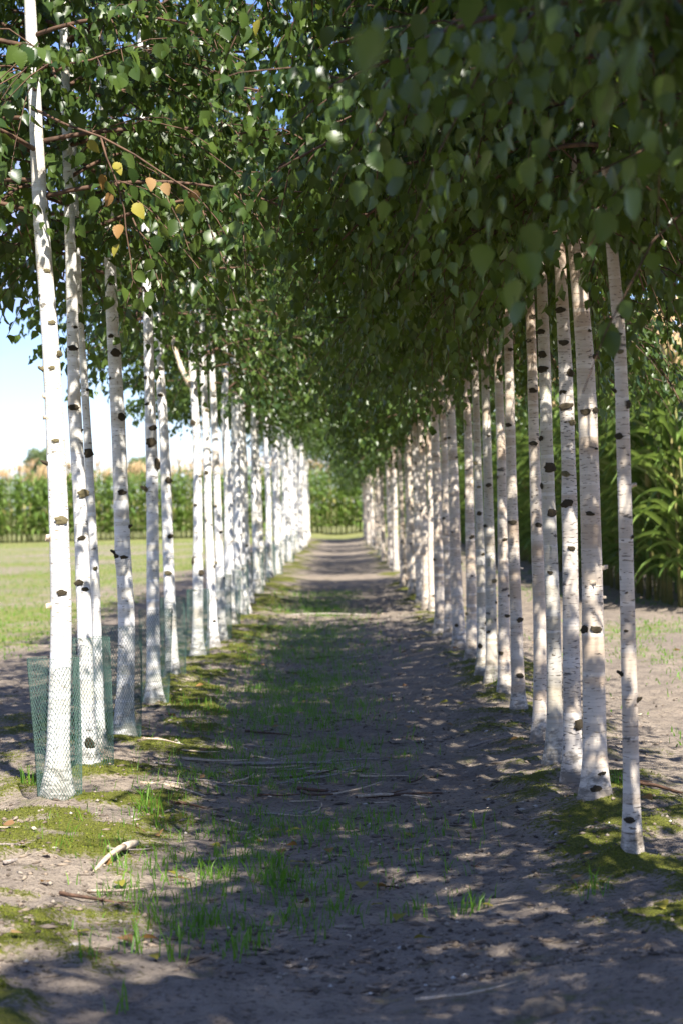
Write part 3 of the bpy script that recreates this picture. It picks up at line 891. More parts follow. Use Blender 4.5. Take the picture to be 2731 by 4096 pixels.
def copy_tree(proto, x, y, tilt, turn, scale, label, group, seed, with_parts):
    rng = random.Random(seed)
    root = link('birch_tree', None, None, (x, y, height(x, y, False) - 0.01), (tilt[0], tilt[1], turn), (scale, scale, rng.uniform(0.94, 1.06)))
    tag(root, label, 'tree', group)
    link('trunk', proto['trunk'], root)
    if with_parts:
        for kind, z, a, s in proto['knots']:
            if math.cos(a + turn) > -0.2:
                put_on_stem(kind, root, proto['axis'], proto['r'], proto['top'], z, a, s, rng)
        for m in proto['limbs']: link('limb', m, root)
    tag(link('crown', proto['crown'], root), kind='stuff')
    return root

far_left = [(922, 2507), (964, 2475), (981, 2461), (1002, 2429), (1033, 2383), (1056, 2345), (1081, 2314), (1106, 2276), (1136, 2241), (1157, 2234), (1173, 2222), (1186, 2215), (1219, 2188), (1238, 2165)]
far_right = [(1841, 2617), (1793, 2574), (1765, 2548), (1732, 2462), (1706, 2452), (1686, 2429), (1650, 2378), (1614, 2337), (1586, 2296), (1563, 2265), (1533, 2235), (1510, 2204), (1477, 2184), (1464, 2163)]
FAR = []
def fill_row(seen, row_x, y_first, y_last, protos, label, group, seed, tilt_y):
    rng = random.Random(seed)
    ps = [(p.x, p.y) for p in (on_ground(*q, z=0.02) for q in seen) if p.y < y_last]
    ys = sorted(p[1] for p in ps)
    y = y_first
    extra = []
    while y < y_last:
        gap = row_x > 0 and (17.9 < y < 21.0 or 31.2 < y < 33.6 or 46 < y < 49)
        if min(abs(y - q) for q in ys) > 0.55 and not gap and rng.random() < (0.86 if y < 24 else 0.55): extra.append((row_x + rng.uniform(-0.07, 0.07), y))
        y += 0.92 + rng.uniform(-0.1, 0.1)
    for i, (x, y) in enumerate(sorted(ps + extra, key=lambda p: p[1])):
        pr = protos[rng.randrange(len(protos))]
        if row_x < 0 and y > 27 + rng.uniform(-3, 3): pr = PROTO_L2[rng.randrange(3)]
        t = copy_tree(pr, x, y, (rng.gauss(0, 0.008), -0.012 + rng.gauss(0, 0.010)), (rng.choice((0, 1.57, 3.14, 4.71)) if row_x < 0 else 0.0) + rng.uniform(-0.4, 0.4), rng.uniform(0.85, 1.2), label, group, seed + i, y < 34)
        FAR.append((t, x, y))
fill_row(far_left, -1.07, 19.3, 72, PROTO_L, 'white barked birch farther down the row beside the lawn, overlapping its neighbours', GL, 700, -0.01)
fill_row(far_right, 0.86, 15.6, 72, PROTO_R, 'cream barked birch farther down the row beside the tall corn, overlapping its neighbours', GR, 900, -0.01)

# ------------------------------------------------------------------ overhanging branch of the first white birch, with turning leaves
def overhanging_branch():
    root, b, axis, r, crown = LEFT[0]
    k = 0.8712
    yb = b.y - 0.35
    def pt(x, y, dy=0.0): return np.array(at_depth(x * k, y * k, yb + dy) - b)
    rng = random.Random(5)
    main = [pt(150, 500, 0.3), pt(200, 520, 0.15), pt(300, 570), pt(470, 630), pt(620, 710), pt(740, 790), pt(900, 890), pt(1000, 1010), pt(1045, 1095)]
    hang = [pt(465, 632), pt(490, 720), pt(540, 840), pt(572, 960), pt(580, 1060), pt(600, 1180), pt(610, 1280), pt(640, 1330)]
    hang2 = [pt(610, 1000, .1), pt(650, 1090, .1), pt(690, 1170, .1), pt(725, 1280, .1), pt(760, 1340, .1), pt(750, 1400, .1)]
    upper = [pt(250, 330), pt(330, 290), pt(420, 275), pt(540, 230), pt(690, 180), pt(770, 175)]
    low = [pt(940, 1730, 6.0), pt(1060, 1760, 6.0), pt(1180, 1800, 6.0), pt(1280, 1830, 6.0)]
    for path, r0 in ((main, 0.006), (hang, 0.004), (hang2, 0.003), (upper, 0.005)):
        v, f = tube(path, np.linspace(r0, 0.0016, len(path)), 6)
        link('twig', mesh_np('twig', v, f, M['twig'], np.full(len(v), 0.5), smooth=True), root)
    spots = [(465, 800, 'leaf_orange'), (412, 640, 'leaf_yellow'), (380, 700, 'leaf'), (528, 745, 'leaf_yellow'), (520, 890, 'leaf_orange'), (615, 935, 'leaf_yellow'), (550, 1030, 'leaf_orange'),
             (690, 815, 'leaf_dry'), (755, 840, 'leaf_dry'), (490, 830, 'leaf'), (620, 760, 'leaf'), (570, 710, 'leaf'), (745, 1035, 'leaf'), (815, 1090, 'leaf'), (545, 1120, 'leaf_yellow'),
             (625, 1245, 'leaf'), (570, 1320, 'leaf'), (620, 1375, 'leaf'), (705, 1340, 'leaf'), (435, 900, 'leaf'), (700, 1190, 'leaf'), (720, 1080, 'leaf'), (860, 900, 'leaf'), (900, 870, 'leaf_dry'),
             (845, 940, 'leaf_yellow'), (720, 200, 'leaf'), (600, 235, 'leaf'), (430, 290, 'leaf'), (765, 200, 'leaf'), (350, 110, 'leaf'), (680, 130, 'leaf'), (635, 60, 'leaf'), (240, 230, 'leaf'), (1190, 90, 'leaf_yellow'), (1140, 120, 'leaf')]
    for x, y, key in spots:
        d = np.array([rng.uniform(-0.8, 0.8), rng.uniform(-0.5, 0.4), -1.0])
        n = np.array([rng.uniform(-1.6, 1.6), -1.0, rng.uniform(-0.3, 0.9)])
        ms = LEAF_MESH[key]
        o = link('leaf', ms[rng.randrange(len(ms))], crown)
        o.matrix_local = basis_matrix(pt(x, y, rng.uniform(-0.08, 0.06)), d, n, rng.uniform(0.052, 0.068))
overhanging_branch()

# side limb of the two legged birch
def forked_limb():
    root, b, axis, r, crown = LEFT[6]
    pts = [np.array(at_depth(x, y, b.y) - b) for x, y in ((785, 1560), (755, 1530), (725, 1470), (700, 1390), (682, 1300), (668, 1210))]
    v, f = tube(pts, np.linspace(0.026, 0.012, len(pts)), 10)
    uv = None
    me = mesh_np('limb', v, f, M['flap'], np.full(len(v), 0.5), smooth=True)
    link('limb', me, root)
forked_limb()

# ------------------------------------------------------------------ mesh guards round the white row
def guard_mesh(hgt, c_bot, r_bot, c_top, r_top, cell=0.0125, wire=0.00075):
    per = 2 * math.pi * (r_bot + r_top) / 2
    n = int(per / cell); rows = int(hgt / cell)
    V, F = [], []
    def at(u, v):
        t = max(0.0, min(1.0, v / rows)); a = 2 * math.pi * u / n
        cx, cy = c_bot[0] * (1 - t) + c_top[0] * t, c_bot[1] * (1 - t) + c_top[1] * t
        r = r_bot * (1 - t) + r_top * t
        k = 1 + 0.05 * math.sin(2 * a + 1.0) + 0.03 * math.sin(3 * a + 4 * t)
        return np.array([cx + r * k * math.cos(a), cy + r * k * math.sin(a), t * hgt])
    def strand(path, w):
        s = len(V)
        for i, p in enumerate(path):
            d = path[min(i + 1, len(path) - 1)] - path[max(i - 1, 0)]
            d, sd, up = frame_of(d)
            for j in range(3):
                a = j * 2.0944
                V.append(p + w * (math.cos(a) * sd + math.sin(a) * up))
        for i in range(len(path) - 1):
            for j in range(3):
                q, q2 = s + i * 3 + j, s + i * 3 + (j + 1) % 3
                F.append((q, q2, q2 + 3, q + 3))
    for j in range(n):
        for sg in (1, -1):
            strand([at(j + sg * v * 0.5, v) for v in range(rows + 1)], wire)
    for v in (0, rows):
        strand([at(u, v) for u in np.linspace(0, n, 36)], wire * 1.2)
    return mesh_np('guard', np.array(V), np.array(F), M['guard'], np.full(len(V), 0.5))

GUARD_G = 'green mesh guards round the white birches'
def guard(me, loc, label, turn=0.0, tilt=(0, 0)):
    return tag(link('tree_guard', me, None, loc, (tilt[0], tilt[1], turn)), label, 'tree guard', GUARD_G)
def row_guard(i, hgt, x0b, x1b, x0t, x1t, label):
    """edges of the guard at its foot and rim in photograph pixels"""
    root, b, axis, r, crown = LEFT[i]
    s = b.y / FPX
    fx = (PW / 2 + (project(b)[0] - PW / 2))
    top_px = project(b + Vector((0, 0, hgt)))[0]
    me = guard_mesh(hgt, ((x0b + x1b) / 2 * s - fx * s, 0.0), (x1b - x0b) / 2 * s, ((x0t + x1t) / 2 * s - top_px * s, 0.01), (x1t - x0t) / 2 * s)
    return guard(me, b + Vector((0, 0, 0.012)), label)
row_guard(0, 0.515, 156, 324, 116, 314, 'green plastic mesh guard flared away from the thickest white birch')
row_guard(1, 0.53, 305, 452, 296, 438, 'green mesh guard round the white birch with the oval hollow')
row_guard(3, 0.52, 440, 562, 408, 566, 'green mesh guard round the white birch with the blackened foot')
row_guard(4, 0.52, 568, 672, 560, 690, 'green mesh guard round the birch with clustered black knots')
row_guard(5, 0.50, 650, 742, 645, 740, 'green mesh guard round the white birch beside the mossy patch')
row_guard(6, 0.48, 745, 835, 752, 838, 'green mesh guard round the birch with two root legs')
row_guard(8, 0.52, 850, 925, 852, 925, 'dark green mesh guard round the birch with the loose root flare')
plain_guard = guard_mesh(0.5, (0, 0), 0.085, (0.01, 0), 0.09, 0.024, 0.0014)
gr = random.Random(8)
for t, x, y in FAR:
    if x < 0 and y < 50 and gr.random() < 0.36:
        guard(plain_guard, (x, y, t.location.z + 0.015), 'small green mesh guard round a birch far down the white row', gr.uniform(0, 6), (0, gr.gauss(0, 0.03)))
near_dark = min((q for q in FAR if q[1] > 0), key=lambda q: abs(q[2] - 44.4))
o = guard(plain_guard, (near_dark[1], near_dark[2], near_dark[0].location.z + 0.015), 'single green mesh guard on a birch in the cream barked row')
del o['group']

# ------------------------------------------------------------------ corn
def corn_parts(seed, n_leaf=20, segs=6):
    rng = random.Random(seed)
    hgt = rng.uniform(2.15, 2.45)
    sv, sf = tube([(0, 0, -0.05), (0.01, 0, 0.8), (rng.uniform(-0.03, 0.03), rng.uniform(-0.03, 0.03), hgt)], [0.014, 0.012, 0.006], 6)
    blades = []
    a0 = rng.uniform(0, 3.14)
    for i in range(n_leaf):
        t = i / (n_leaf - 1)
        z = 0.25 + (hgt - 0.35) * t
        a = a0 + math.pi * (i % 2) + rng.gauss(0, 0.35)
        ln = (0.42 + 0.36 * math.sin(math.pi * min(1, 0.15 + t * 0.8))) * rng.uniform(0.85, 1.1)
        out = np.array([math.cos(a), math.sin(a), 0]); side = np.array([-out[1], out[0], 0])
        rise, sag = rng.uniform(0.85, 1.35), rng.uniform(0.7, 1.2)
        V, F = [], []
        for s in range(segs + 1):
            u = s / segs
            p = out * ln * 0.8 * u + np.array([0, 0, z + ln * (rise * u - sag * u * u)])
            w = 0.037 * math.sin(math.pi * min(1, 0.12 + u * 0.88)) ** 0.7 + 0.002
            tw = rng.uniform(-0.2, 0.2) + 0.5 * u
            sd = side * math.cos(tw) + np.array([0, 0, math.sin(tw)])
            V += [p - sd * w + np.array([0, 0, 0.012]), p - np.array([0, 0, 0.01]), p + sd * w + np.array([0, 0, 0.012])]
        for s in range(segs):
            b = s * 3
            F += [(b, b + 1, b + 4), (b, b + 4, b + 3), (b + 1, b + 2, b + 5), (b + 1, b + 5, b + 4)]
        blades.append((np.array(V), np.array(F), min(1, max(0, rng.gauss(0.5, 0.25)))))
    tas = Geo()
    for q in range(9):
        a, sp = rng.uniform(0, 6.28), (0 if q == 0 else rng.uniform(0.2, 0.7))
        p = np.array([0, 0, hgt + 0.02 * q]); d = np.array([math.cos(a) * sp, math.sin(a) * sp, 1.0])
        v, f = tube([p, p + d * 0.17, p + d * 0.33 - np.array([0, 0, 0.08 * sp])], [0.008, 0.012, 0.005], 4); tas.add(v, f)
    ez = rng.uniform(0.95, 1.2); a = a0 + 0.5
    ev, ef = tube([(0.01 * math.cos(a), 0.01 * math.sin(a), ez), (0.05 * math.cos(a), 0.05 * math.sin(a), ez + 0.07), (0.085 * math.cos(a), 0.085 * math.sin(a), ez + 0.17), (0.10 * math.cos(a), 0.10 * math.sin(a), ez + 0.27)], [0.012, 0.032, 0.03, 0.006], 8)
    return dict(stalk=(sv, sf), blades=blades, tassel=tas, ear=(ev, ef), hgt=hgt)

CORN = []
for q in range(5):
    c = corn_parts(40 + q)
    d = dict(stalk=mesh_np('stalk', *c['stalk'], M['corn_stalk'], smooth=True),
             blades=[mesh_np('leaf_blade', v, f, M['corn_leaf'], np.full(len(v), t), smooth=True) for v, f, t in c['blades']],
             tassel=c['tassel'].mesh('tassel', M['tassel'], True), ear=mesh_np('ear', *c['ear'], M['husk'], smooth=True), raw=c)
    lv = Geo()
    for v, f, t in c['blades']: lv.add(v, f, t)
    d['foliage'] = lv.mesh('foliage', M['corn_leaf'], True)
    CORN.append(d)

def corn_plant(x, y, seed, label, group, full):
    rng = random.Random(seed); p = CORN[rng.randrange(5)]
    s = rng.uniform(1.06, 1.24)
    root = tag(link('corn_plant', None, None, (x, y, 0), (rng.gauss(0, 0.03), rng.gauss(0, 0.03), rng.uniform(0, 6.28)), (s, s, s)), label, 'corn plant', group)
    link('stalk', p['stalk'], root); link('tassel', p['tassel'], root); link('ear', p['ear'], root)
    if full:
        for b in p['blades']: link('leaf_blade', b, root)
    else:
        tag(link('foliage', p['foliage'], root), kind='stuff')

cr = random.Random(12)
y = 20.9; k = 0
while y < 41:
    corn_plant(CORN_X + cr.uniform(-0.06, 0.06), y, 2000 + k, 'tall green corn plant at the field edge behind the cream birch row', 'corn plants along the near field edge', y < 33)
    y += cr.uniform(0.14, 0.20); k += 1
x = -17.0
while x < 2.6:
    corn_plant(x, CORN_Y + cr.uniform(-0.08, 0.08), 3000 + k, 'tasselled corn plant in the field front beyond the lawn and path end', 'corn plants along the far field front', False)
    x += cr.uniform(0.16, 0.22); k += 1

def corn_mass(name, spots, label):
    """all the corn behind the front plants, which nobody could count"""
    g = Geo(); rng = random.Random(3)
    for x, y in spots:
        c = CORN[rng.randrange(5)]['raw']; s = rng.uniform(1.06, 1.24); a = rng.uniform(0, 6.28); ca, sa = math.cos(a) * s, math.sin(a) * s
        def put(v, f, t, step=1):
            w = np.stack([v[:, 0] * ca - v[:, 1] * sa + x, v[:, 0] * sa + v[:, 1] * ca + y, v[:, 2] * s], 1); g.add(w, f, t)
        for v, f, t in c['blades'][::2]:
            vv = v.reshape(-1, 3, 3)[::2]; n = len(vv)                       # every second station, folded edges kept
            F = []
            for i in range(n - 1):
                b = i * 3; F += [(b, b + 1, b + 4), (b, b + 4, b + 3), (b + 1, b + 2, b + 5), (b + 1, b + 5, b + 4)]
            put(vv.reshape(-1, 3), np.array(F), t)
        v, f = tube([(0, 0, 0), (0, 0, c['hgt'])], [0.014, 0.006], 3, False); put(v, f, 0.4)
        for q in range(4):
            aa = q * 1.6; put(np.array([[0, 0, c['hgt']], [0.035, 0.02, c['hgt']], [0.14 * math.cos(aa) * min(q, 1), 0.14 * math.sin(aa) * min(q, 1), c['hgt'] + 0.34]]), np.array([[0, 1, 2]]), 2.0)
    n = len(np.concatenate(g.f)); fs = np.concatenate(g.f); ts = np.concatenate(g.t)
    me = g.mesh(name, M['corn_leaf'])
    me.materials.append(M['tassel'])
    me.polygons.foreach_set('material_index', (ts[fs[:, 0]] > 1.5).astype(np.int32))
    tag(link(name, me), label, 'corn', kind='stuff')
sp = []
for r_ in range(1, 6):
    y = 19.6 + cr.uniform(0, 0.3)
    while y < 84: sp.append((CORN_X - 0.2 + 0.62 * r_ + cr.uniform(-0.1, 0.1), y)); y += cr.uniform(0.2, 0.3) * (1 if r_ < 3 else 1.4)
y = 41.1
while y < 84: sp.append((CORN_X + cr.uniform(-0.06, 0.06), y)); y += cr.uniform(0.18, 0.24)
corn_mass('corn_field', sp, 'dense mass of corn behind the field edge plants along the cream row')
sp = []
for r_ in range(1, 6):
    x = -20.0
    while x < 9: sp.append((x, CORN_Y + 0.75 * r_ + cr.uniform(-0.1, 0.1))); x += cr.uniform(0.16, 0.26)
for r_ in range(8):
    x = -45.0
    while x < -17: sp.append((x, CORN_Y + 0.75 * r_)); x += cr.uniform(0.3, 0.5)
corn_mass('corn_field', sp, 'dense mass of corn with brown tassels beyond the lawn and path end')

# ------------------------------------------------------------------ far trees over the corn
def far_tree(px, py_top, dist, width, label, seed):
    p = at_depth(px, py_top, dist); top = p.z
    rng = random.Random(seed)
    root = tag(link('far_tree', None, None, (p.x, dist, 0)), label, 'tree', 'trees beyond the corn field')
    v, f = tube([(0, 0, -0.2), (0.1, 0, top * 0.4), (0, 0.1, top * 0.85)], [0.35, 0.25, 0.06], 8)
    link('trunk', mesh_np('trunk', v, f, M['dead_wood'], smooth=True), root)
    P, D, N, S, T = [], [], [], [], []
    lobes = [(rng.gauss(0, width * 0.24), rng.gauss(0, width * 0.24), top * rng.uniform(0.45, 0.86), width * rng.uniform(0.16, 0.3)) for _ in range(13)]
    for lx, ly, lz, lr in lobes:
        for q in range(420):
            d = np.array([rng.gauss(0, 1), rng.gauss(0, 1), rng.gauss(0, 1)]); d /= np.linalg.norm(d)
            P.append(np.array([lx, ly, lz]) + d * lr * rng.uniform(0.5, 1.05)); D.append(d * 0.4 + np.array([0, 0, -0.6])); N.append(d + np.array([0, 0, 0.4])); S.append(rng.uniform(0.22, 0.42)); T.append(rng.random())
    v, f, t = leaf_cloud(np.array(P), np.array(D), np.array(N), np.array(S), np.array(T), 2)
    tag(link('crown', mesh_np('crown', v, f, M['far_leaf'], t), root), kind='stuff')
far_tree(150, 1762, 330, 4.6, 'round dark tree above the corn between the flared guard birch and the lawn edge', 1)
far_tree(556, 1775, 330, 3.4, 'small pale tree above the corn beside the many knotted birch', 2)

# ------------------------------------------------------------------ grass, moss, litter
def blades(name, spots, mat, label, seed, wide=0.0022, lean=0.35):
    rng = random.Random(seed); V, F, T = [], [], []
    for x, y, h in spots:
        z = height(x, y, y < 30); a = rng.uniform(0, 6.28); w = wide * rng.uniform(0.7, 1.3)
        dx, dy = rng.gauss(0, lean) * h, rng.gauss(0, lean) * h
        s = np.array([math.cos(a) * w, math.sin(a) * w, 0]); p = np.array([x, y, z - 0.003])
        m = p + np.array([dx * 0.35, dy * 0.35, h * 0.6]); e = p + np.array([dx, dy, h * 0.95])
        b = len(V); V += [p - s, p + s, m + s * 0.8, m - s * 0.8, e]
        F += [(b, b + 1, b + 2), (b, b + 2, b + 3), (b + 3, b + 2, b + 4)]; T += [min(1, max(0, rng.gauss(0.5, 0.25)))] * 5
    tag(link(name, mesh_np(name, np.array(V), np.array(F), mat, np.array(T))), label, name, kind='stuff')

gr = random.Random(21); sp = []
while len(sp) < 13000:                                                        # seedling grass in the path
    y = 5.7 + 22 * gr.random() ** 1.25; x = gr.uniform(-1.2, 0.9)
    d = 0.75 * math.exp(-((x + 0.28) / 0.42) ** 2) * (0.55 + 0.9 * nz(x, y, 1.3, 3.0) + 0.8 * nz(x, y, 4.0, 3.0))
    if min(d, 0.6) > gr.uniform(0.02, 0.9):
        for _ in range(gr.randint(1, 3)): sp.append((x + gr.gauss(0, 0.02), y + gr.gauss(0, 0.02), gr.uniform(0.02, 0.07)))
blades('grass', sp, M['grass'], 'thin bright green seedling grass sprouting in the shaded path', 1, 0.0016)
sp = []
for cx, cy, n, h in ((600, 3260, 26, 0.14), (545, 3780, 12, 0.11), (690, 3790, 14, 0.10), (330, 3840, 8, 0.08), (115, 3180, 18, 0.10), (620, 3640, 14, 0.09), (1110, 3440, 16, 0.09), (2380, 3580, 9, 0.10), (2335, 3590, 6, 0.08), (1860, 3590, 18, 0.08), (1910, 3560, 16, 0.07), (1900, 3290, 10, 0.07), (2455, 3180, 14, 0.07), (1760, 3310, 8, 0.06), (960, 3770, 12, 0.09), (480, 4000, 7, 0.08), (1990, 2770, 10, 0.1), (820, 3640, 26, 0.08), (760, 3700, 22, 0.08), (1080, 3500, 24, 0.08)):
    p = on_ground(cx, cy)
    for _ in range(n): sp.append((p.x + gr.gauss(0, 0.02), p.y + gr.gauss(0, 0.02), h * gr.uniform(0.5, 1.1)))
for _ in range(75):
    p = on_ground(gr.gauss(900, 290), gr.gauss(3520, 150)) if _ < 50 else on_ground(gr.gauss(1000, 170), gr.gauss(2930, 110))
    h = gr.uniform(0.03, 0.065)
    for _k in range(gr.randint(5, 16)): sp.append((p.x + gr.gauss(0, 0.04), p.y + gr.gauss(0, 0.06), h * gr.uniform(0.5, 1.1)))
blades('grass', sp, M['grass'], 'taller tufts of grass on the mossy banks and path', 2, 0.0021, 0.3)
sp = []
while len(sp) < 26000:                                                       # short lawn
    y = 12 + 70 * gr.random() ** 1.6; x = gr.uniform(-2.2 - y * 0.18, -2.0)
    if green_at(x, y) > gr.uniform(0.2, 0.9): sp.append((x, y, gr.uniform(0.02, 0.05)))
while len(sp) < 29000:
    y = 9 + 30 * gr.random() ** 1.5; x = gr.uniform(1.3, 3.5)
    if green_at(x, y) > gr.uniform(0.08, 0.6): sp.append((x, y, gr.uniform(0.015, 0.045)))
blades('grass', sp, M['grass'], 'short thin grass over the lawn and the sunny strip by the corn', 3, 0.004)
sp = []
while len(sp) < 52000:
    y = 4.8 + 14 * gr.random() ** 1.6; x = gr.choice((ROW_L + 0.1, ROW_L + 0.1, ROW_R + 0.05, -1.7)) + gr.gauss(0, 0.36)
    if moss_at(x, y) > gr.uniform(0.3, 0.7): sp.append((x, y, gr.uniform(0.004, 0.011)))
blades('moss', sp, M['moss'], 'low yellow green moss cushions along both birch rows', 4, 0.0022, 0.5)

def crumbs():
    """bark crumbs, chips and soil clods too small to count"""
    g = Geo(); rng = random.Random(31)
    for _ in range(14000):
        y = 4.9 + 20 * rng.random() ** 1.7; x = rng.gauss(-0.15, 0.95)
        if nz(x, y, 1.2, 11.0) + rng.uniform(-0.4, 0.4) < -0.1: continue
        s = rng.uniform(0.003, 0.010); a = rng.uniform(0, 6.28); st = rng.choice((1, 1, 1.6, 3.5))
        c, sn = math.cos(a), math.sin(a); z = height(x, y, True) + s * 0.25
        q = np.array([[st, 0, 0], [0, 1, 0], [-st, 0, 0], [0, -1, 0], [0, 0, 0.7], [0, 0, -0.7]]) * s * np.array([[rng.uniform(0.7, 1.3)] * 3 for _ in range(6)])
        v = np.stack([q[:, 0] * c - q[:, 1] * sn + x, q[:, 0] * sn + q[:, 1] * c + y, q[:, 2] + z], 1)
        g.add(v, np.array([[0, 1, 4], [1, 2, 4], [2, 3, 4], [3, 0, 4], [1, 0, 5], [2, 1, 5], [3, 2, 5], [0, 3, 5]]), rng.random())
    n = Nodes('crumbs'); t = n.attr('tint')
    m = n.finish(n.ramp(t, [(0.0, (0.05, 0.04, 0.03)), (0.45, (0.13, 0.10, 0.075)), (0.8, (0.24, 0.19, 0.14)), (0.97, (0.28, 0.24, 0.19)), (0.998, (0.5, 0.47, 0.42))]), 0.9)
    tag(link('litter', g.mesh('litter', m)), 'fine litter of bark crumbs and soil clods over the path', 'litter', kind='stuff')
crumbs()

def twig_mesh(seed, side_shoots):
    rng = random.Random(seed); g = Geo()
    pts = [np.array([0, 0, 0.0])]; d = np.array([1.0, 0, 0])
    for q in range(6):
        d = d + np.array([0, rng.gauss(0, 0.25), rng.gauss(0, 0.05)]); d /= np.linalg.norm(d); pts.append(pts[-1] + d / 6)
    pts = [p - np.array([0.5, 0, 0]) for p in pts]
    v, f = tube(pts, np.linspace(0.026, 0.010, 7), 5); g.add(v, f)
    for q in range(side_shoots):
        i = rng.randint(1, 4); e = pts[i] + np.array([rng.uniform(0.1, 0.25), rng.choice((-1, 1)) * rng.uniform(0.08, 0.2), rng.uniform(0, 0.06)])
        v, f = tube([pts[i], (pts[i] + e) / 2 + np.array([0, 0.01, 0.01]), e], [0.010, 0.008, 0.004], 4); g.add(v, f)
    return g
TWIGS = {m: [twig_mesh(q, q % 3).mesh('twig', M[m], True) for q in range(6)] for m in ('dead_wood', 'pale_wood', 'twig')}
tr = random.Random(44)
def fallen_twig(x, y, ln, a, m, label, group=None):
    me = TWIGS[m][tr.randrange(6)]
    e = 0.4 * ln; ca, sa = math.cos(a), math.sin(a)
    dz = height(x + e * ca, y + e * sa, True) - height(x - e * ca, y - e * sa, True)
    thick = max(ln, 0.16) if ln < 0.4 else ln * 0.75
    o = link('fallen_twig', me, None, (x, y, height(x, y, True) + 0.005), (tr.uniform(0, 6.28) if False else 0, -math.atan2(dz, 2 * e), a), (ln, thick, thick))
    return tag(o, label, 'twig', group)
for (px, py, ln, a, m, label) in (
        (1870, 3945, 0.24, -0.2, 'pale_wood', 'grey forked twig lying across the open sandy foreground of the path'),
        (1260, 3080, 0.40, 0.5, 'dead_wood', 'arched dead branchlet in the middle of the dark twig heap'),
        (1130, 3030, 0.55, -0.15, 'dead_wood', 'long dead stick along the dark twig heap'),
        (1000, 3480, 0.13, 0.6, 'pale_wood', 'short bleached splinter among the seedling grass'),
        (980, 3400, 0.30, 0.5, 'dead_wood', 'thin straight stick pointing into the seedling grass'),
        (700, 3160, 0.32, -0.5, 'pale_wood', 'pale dry stick on the sunlit bank by the guards'),
        (480, 3570, 0.22, -0.5, 'pale_wood', 'bleached splintered stick below the broken birch log'),
        (2600, 3190, 0.50, -0.9, 'twig', 'brown branchlet on the bright sand outside the cream row'),
        (1420, 3420, 0.30, 0.1, 'dead_wood', 'thin dark stick lying across the middle of the path'),
        (1300, 2950, 0.5, 0.35, 'dead_wood', 'bent dead branch at the far edge of the twig heap'),
        (1320, 2450, 0.9, 0.1, 'dead_wood', 'dead branch in the sunlit stripe across the path')):
    p = on_ground(px, py); fallen_twig(p.x, p.y, ln, a, m, label)
for q in range(130):
    if q < 70: p = on_ground(tr.gauss(1150, 230), tr.gauss(3060, 90))
    else:
        y = 5.3 + 18 * tr.random() ** 1.5; p = Vector((tr.gauss(-0.2, 0.75), y, 0))
    fallen_twig(p.x, p.y, tr.uniform(0.09, 0.34), tr.gauss(0, 0.7), tr.choice(('dead_wood', 'dead_wood', 'pale_wood', 'twig')), 'small dead twig lying among the litter of the path', 'small twigs scattered over the path')

# broken birch log on the sunlit bank
def log():
    p0, p1 = on_ground(375, 3480, 0.05), on_ground(545, 3380, 0.05)
    c = (p0 + p1) / 2; c.z = 0
    root = tag(link('birch_log', None, None, (c.x, c.y, height(c.x, c.y, True) + 0.012)), 'short broken birch log with a white bark end on the sunlit bank', 'log')
    d = (p1 - p0); d.z = 0
    pts = [np.array(d) * (t - 0.5) + np.array([0, 0, 0.018 * math.sin(t * 3.1) + 0.01 * t]) for t in np.linspace(0, 1, 8)]
    v, f = tube(pts[:6], [0.003, 0.006, 0.008, 0.009, 0.0095, 0.0095], 10)
    v += np.array([[0, 0, 0.003 * noise.noise(tuple(p * 60))] for p in v])
    link('stripped_wood', mesh_np('stripped_wood', v, f, M['pale_wood'], smooth=True), root)
    v, f = tube(pts[5:], [0.0115, 0.012, 0.011], 12)
    link('bark_sleeve', mesh_np('bark_sleeve', v, f, M['flap'], smooth=True), root)
log()

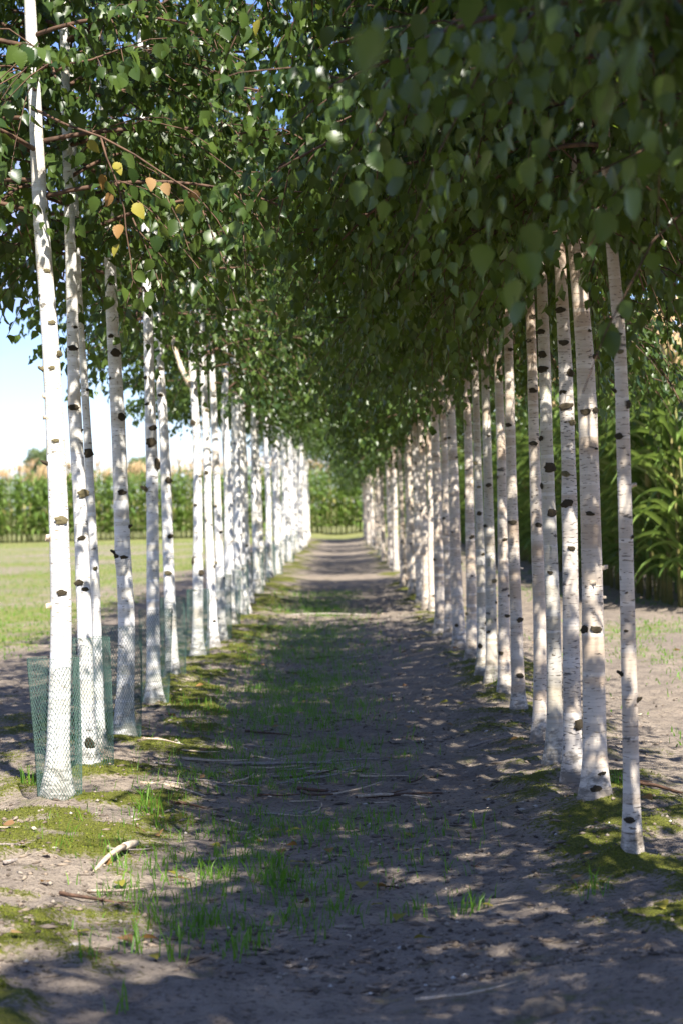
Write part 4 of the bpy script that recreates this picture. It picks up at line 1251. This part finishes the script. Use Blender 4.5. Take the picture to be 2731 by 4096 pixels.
# fallen leaves and white bark chips
def fallen_leaf(x, y, key, label, group=None, s=0.055):
    ms = LEAF_MESH[key]
    o = link('fallen_leaf', ms[tr.randrange(len(ms))])
    d = Vector((tr.gauss(0, 1), tr.gauss(0, 1), 0)).normalized(); n = Vector((tr.gauss(0, 0.25), tr.gauss(0, 0.25), 1))
    o.matrix_world = basis_matrix((x, y, height(x, y, True) + 0.016), d, n, s)
    return tag(o, label, 'leaf', group)
for px, py, key, label in ((1120, 3280, 'leaf_yellow', 'pale yellow fallen leaf at the dark edge of the seedling grass'), (1200, 3285, 'leaf_yellow', 'small yellow leaf beside the pale yellow one on the dark soil'),
        (1165, 3420, 'leaf_yellow', 'crumpled yellow leaf lying in the thick seedling grass'), (1605, 3305, 'leaf_yellow', 'yellow leaf with a stalk on the bare middle of the path'), (1450, 3480, 'leaf_yellow', 'yellow green leaf flat on the path soil'),
        (1710, 3720, 'leaf_yellow', 'curled yellow leaf beside a twig on the open sand'), (550, 3340, 'leaf_dry', 'brown curled leaf just behind the broken birch log'), (700, 3495, 'leaf_orange', 'rust orange leaf below the broken birch log'),
        (455, 3475, 'leaf_orange', 'orange leaf against the broken birch log'), (1080, 2580, 'leaf_orange', 'bright orange leaf on moss near the white row'), (490, 3740, 'leaf_dry', 'brown leaf on the shaded soil below the bank')):
    p = on_ground(px, py); fallen_leaf(p.x, p.y, key, label)
for q in range(150):
    y = 5.2 + 17 * tr.random() ** 1.4; x = tr.gauss(0.0, 1.0)
    fallen_leaf(x, y, tr.choice(('leaf_dry', 'leaf_dry', 'leaf_yellow', 'leaf_orange')), 'dry fallen birch leaf among the path litter', 'fallen leaves scattered on the soil', tr.uniform(0.03, 0.055))
for q in range(24):
    y = 5.2 + 14 * tr.random() ** 1.4; x = tr.gauss(-0.3, 0.9); s = tr.uniform(0.015, 0.04)
    o = link('bark_chip', FLAPS[q % 5], None, (x, y, height(x, y, True) + 0.008), (1.4 + tr.gauss(0, 0.2), tr.gauss(0, 0.2), tr.uniform(0, 6.28)), (s, s * 0.6, s))
    tag(o, 'small pale chip of birch bark on the soil', 'bark chip', 'birch bark chips scattered on the soil')
# soil clod with moss cap near the open sand
p = on_ground(2180, 3990)
bm_v, bm_f = [], []
for i in range(7):
    for j in range(14):
        t, a = i / 6 * math.pi / 2, j / 14 * 6.283
        k = 1 + 0.25 * noise.noise((math.cos(a) * 2, math.sin(a) * 2, t * 3))
        bm_v.append((0.055 * math.cos(t) * math.cos(a) * k, 0.05 * math.cos(t) * math.sin(a) * k, 0.032 * math.sin(t) * k - 0.006))
for i in range(6):
    for j in range(14): bm_f.append((i * 14 + j, i * 14 + (j + 1) % 14, (i + 1) * 14 + (j + 1) % 14, (i + 1) * 14 + j))
tag(link('soil_clod', mesh_np('soil_clod', np.array(bm_v), np.array(bm_f), M['clay'], smooth=True), None, (p.x, p.y, height(p.x, p.y, True))), 'round mossy soil clod on the open sand of the path', 'soil clod')
